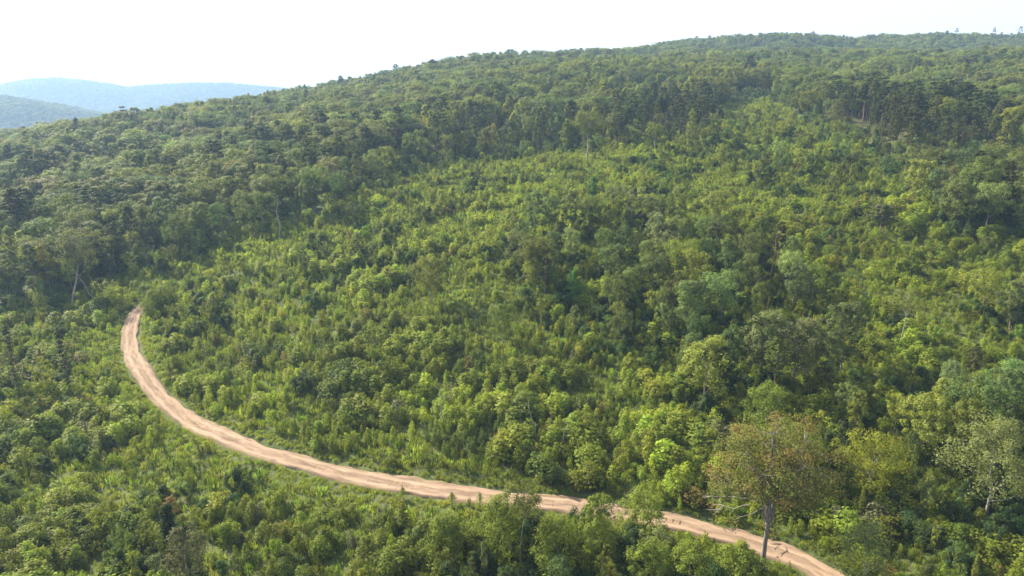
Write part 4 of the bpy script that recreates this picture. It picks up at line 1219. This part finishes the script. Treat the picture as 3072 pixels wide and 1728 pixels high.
def label_for(i):
    u, v = bu[i], 0.5 * (tv[i] + bv[i])
    rp_ = hts[i]
    key = P_['proto'][i]
    lo, hi = {'oak': (9, 13), 'airy': (5, 8), 'poplar': (6, 11), 'pine': (9, 15), 'sapling': (2.4, 3.8), 'young_pine': (1.8, 2.7), 'bush': (1.2, 2.2), 'thicket': (2.4, 3.8)}[key]
    size = 'short' if rp_ < lo else ('tall' if rp_ > hi else '')
    if key == 'bush': size = {'short': 'little', 'tall': 'big'}.get(size, size)
    d = np.hypot((lm[:, 0] - u), (lm[:, 1] - v) * 1.4)
    j = int(d.argmin())
    du, dv = u - lm[j, 0], v - lm[j, 1]
    far_ = 'well ' if d[j] > 40 else ('close ' if d[j] < 12 else '')
    if far_ == 'close ':
        side = 'close beside'
    elif abs(du) > abs(dv) * 2:
        side = far_ + ('right of' if du > 0 else 'left of')
    elif abs(dv) > abs(du) * 2:
        side = far_ + ('below' if dv > 0 else 'above')
    else:
        side = far_ + ('below' if dv > 0 else 'above') + ' and ' + ('right of' if du > 0 else 'left of')
    out = f"{size} {colour_word(P_['tint'][i])} {NOUN[key]} {side} {LM[j][0]}".split()
    if len(out) > 16 and far_ == 'well ': out.remove('well')
    if len(out) > 16 and size: out = out[1:]
    if len(out) > 16: out = [w for w in out if w not in ('mid-green', 'olive', 'yellowish', 'bright', 'dull', 'silvery', 'lime', 'rust-tinged', 'green', 'yellow-green', 'fresh', 'dark')]
    return ' '.join(out)


labs = {}
for i in np.where(single)[0]:
    labs.setdefault(label_for(i), []).append(i)
for lab, ids in labs.items():
    for i in ids:
        pr = PROTO[P_['proto'][i]][int(P_['var'][i])]
        nm = kn[i]
        sc_ = (float(P_['sx'][i]), float(P_['sx'][i]), float(P_['s'][i]))
        loc = (float(P_['x'][i]), float(P_['y'][i]), float(P_['z'][i]) - 0.05)
        if nm in ('bush', 'sapling', 'young_pine', 'shrub'):
            o = bpy.data.objects.new(nm, pr['whole']); COL.objects.link(o)
            props(o, tint=P_['tint'][i])
        else:
            o = bpy.data.objects.new(nm, None); COL.objects.link(o)
            t_ = bpy.data.objects.new('trunk', pr['wood']); COL.objects.link(t_); t_.parent = o
            c_ = bpy.data.objects.new('crown', pr['leaf']); COL.objects.link(c_); c_.parent = o
            props(c_, tint=P_['tint'][i])
        o.location = loc; o.rotation_euler = (0, 0, float(P_['rot'][i])); o.scale = sc_
        grp = lab if len(ids) > 1 else {'sapling': 'saplings of the young growth', 'bush': 'bushes among the young growth', 'shrub': 'leafy shrubs among the young growth', 'young_pine': 'young pines among the saplings'}.get(nm, 'trees of the wooded hillside')
        props(o, lab, CAT[nm], grp)
print('labels', len(labs), round(time.time() - T0, 1))

# ------------------------------------------------------------------ the rest, as masses nobody could count
def scatter_object(name, keys, sel, label, extra=None):
    pc = bpy.data.collections.new(name + '_kinds')
    start = {}; n_ = 0
    for k in keys:
        start[k] = n_
        for j, d in enumerate(PROTO[k]):
            o = bpy.data.objects.new('%03d_%s' % (n_, k), d['whole']); pc.objects.link(o); n_ += 1
    if sel is not None:
        x, y, z = P_['x'][sel], P_['y'][sel], P_['z'][sel] - 0.05
        var = P_['var'][sel] + np.array([start[k] for k in P_['proto'][sel]])
        s, sx, rot, tint = P_['s'][sel], P_['sx'][sel], P_['rot'][sel], P_['tint'][sel]
    else:
        x, y, z, var, s, sx, rot, tint = extra
    me = bpy.data.meshes.new(name)
    n = len(x)
    me.vertices.add(n); me.vertices.foreach_set('co', np.c_[x, y, z].astype(np.float32).ravel())
    def at(nm, ty, fld, v):
        a = me.attributes.new(nm, ty, 'POINT'); a.data.foreach_set(fld, v)
    at('var', 'INT', 'value', var.astype(np.int32))
    at('scl', 'FLOAT_VECTOR', 'vector', np.c_[sx, sx, s].astype(np.float32).ravel())
    rr_ = np.random.default_rng(1)
    at('rotv', 'FLOAT_VECTOR', 'vector', np.c_[rr_.normal(size=n) * 0.04, rr_.normal(size=n) * 0.04, rot].astype(np.float32).ravel())
    at('tint', 'FLOAT_VECTOR', 'vector', tint.astype(np.float32).ravel())
    o = bpy.data.objects.new(name, me); COL.objects.link(o)
    props(o, label, None, None, 'stuff')
    ng = bpy.data.node_groups.new(name, 'GeometryNodeTree')
    ng.interface.new_socket('Geometry', in_out='INPUT', socket_type='NodeSocketGeometry')
    ng.interface.new_socket('Geometry', in_out='OUTPUT', socket_type='NodeSocketGeometry')
    gi = ng.nodes.new('NodeGroupInput'); go = ng.nodes.new('NodeGroupOutput')
    ci_ = ng.nodes.new('GeometryNodeCollectionInfo'); ci_.inputs[0].default_value = pc; ci_.inputs[1].default_value = True; ci_.inputs[2].default_value = True
    ip = ng.nodes.new('GeometryNodeInstanceOnPoints'); ip.inputs['Pick Instance'].default_value = True

    def na(nm, ty):
        q = ng.nodes.new('GeometryNodeInputNamedAttribute'); q.data_type = ty; q.inputs[0].default_value = nm; return q.outputs[0]
    ng.links.new(gi.outputs[0], ip.inputs['Points']); ng.links.new(ci_.outputs[0], ip.inputs['Instance'])
    ng.links.new(na('var', 'INT'), ip.inputs['Instance Index'])
    ng.links.new(na('rotv', 'FLOAT_VECTOR'), ip.inputs['Rotation']); ng.links.new(na('scl', 'FLOAT_VECTOR'), ip.inputs['Scale'])
    ng.links.new(ip.outputs[0], go.inputs[0])
    md = o.modifiers.new('scatter', 'NODES'); md.node_group = ng
    return o


rest = ~single
pr_ = P_['proto']
scatter_object('forest', ['oak', 'poplar', 'airy', 'pine'], np.where(rest & np.isin(pr_, ['oak', 'poplar', 'airy', 'pine']))[0], 'mixed hardwood and pine forest covering the hillside')
scatter_object('undergrowth', ['sapling', 'young_pine', 'bush', 'thicket'], np.where(rest & np.isin(pr_, ['sapling', 'young_pine', 'bush', 'thicket']))[0], 'dense young saplings and bushes filling the cleared slope')
scatter_object('grass', ['grass'], np.where(pr_ == 'grass')[0], 'tufts of grass among the saplings and along the road')
rr = np.random.default_rng(21)
for nm, (x, y, z), lab, sc_ in (('hill_forest', FAR1, 'hazy blue woods covering the near left hill', 0.95), ('distant_forest', FAR2, 'faint woods on the pale mountain range', 1.5)):
    n = len(x)
    s = rr.uniform(0.75, 1.15, n) * sc_
    scatter_object(nm, ['oak', 'pine'], None, lab, (x, y, z - 1.0, np.where(rr.random(n) < 0.85, rr.integers(0, 10, n), 10 + rr.integers(0, 6, n)), s, s * 1.25, rr.random(n) * 6.28, tints(n, rr, C_OAK, 0.22)))
print('done', round(time.time() - T0, 1))
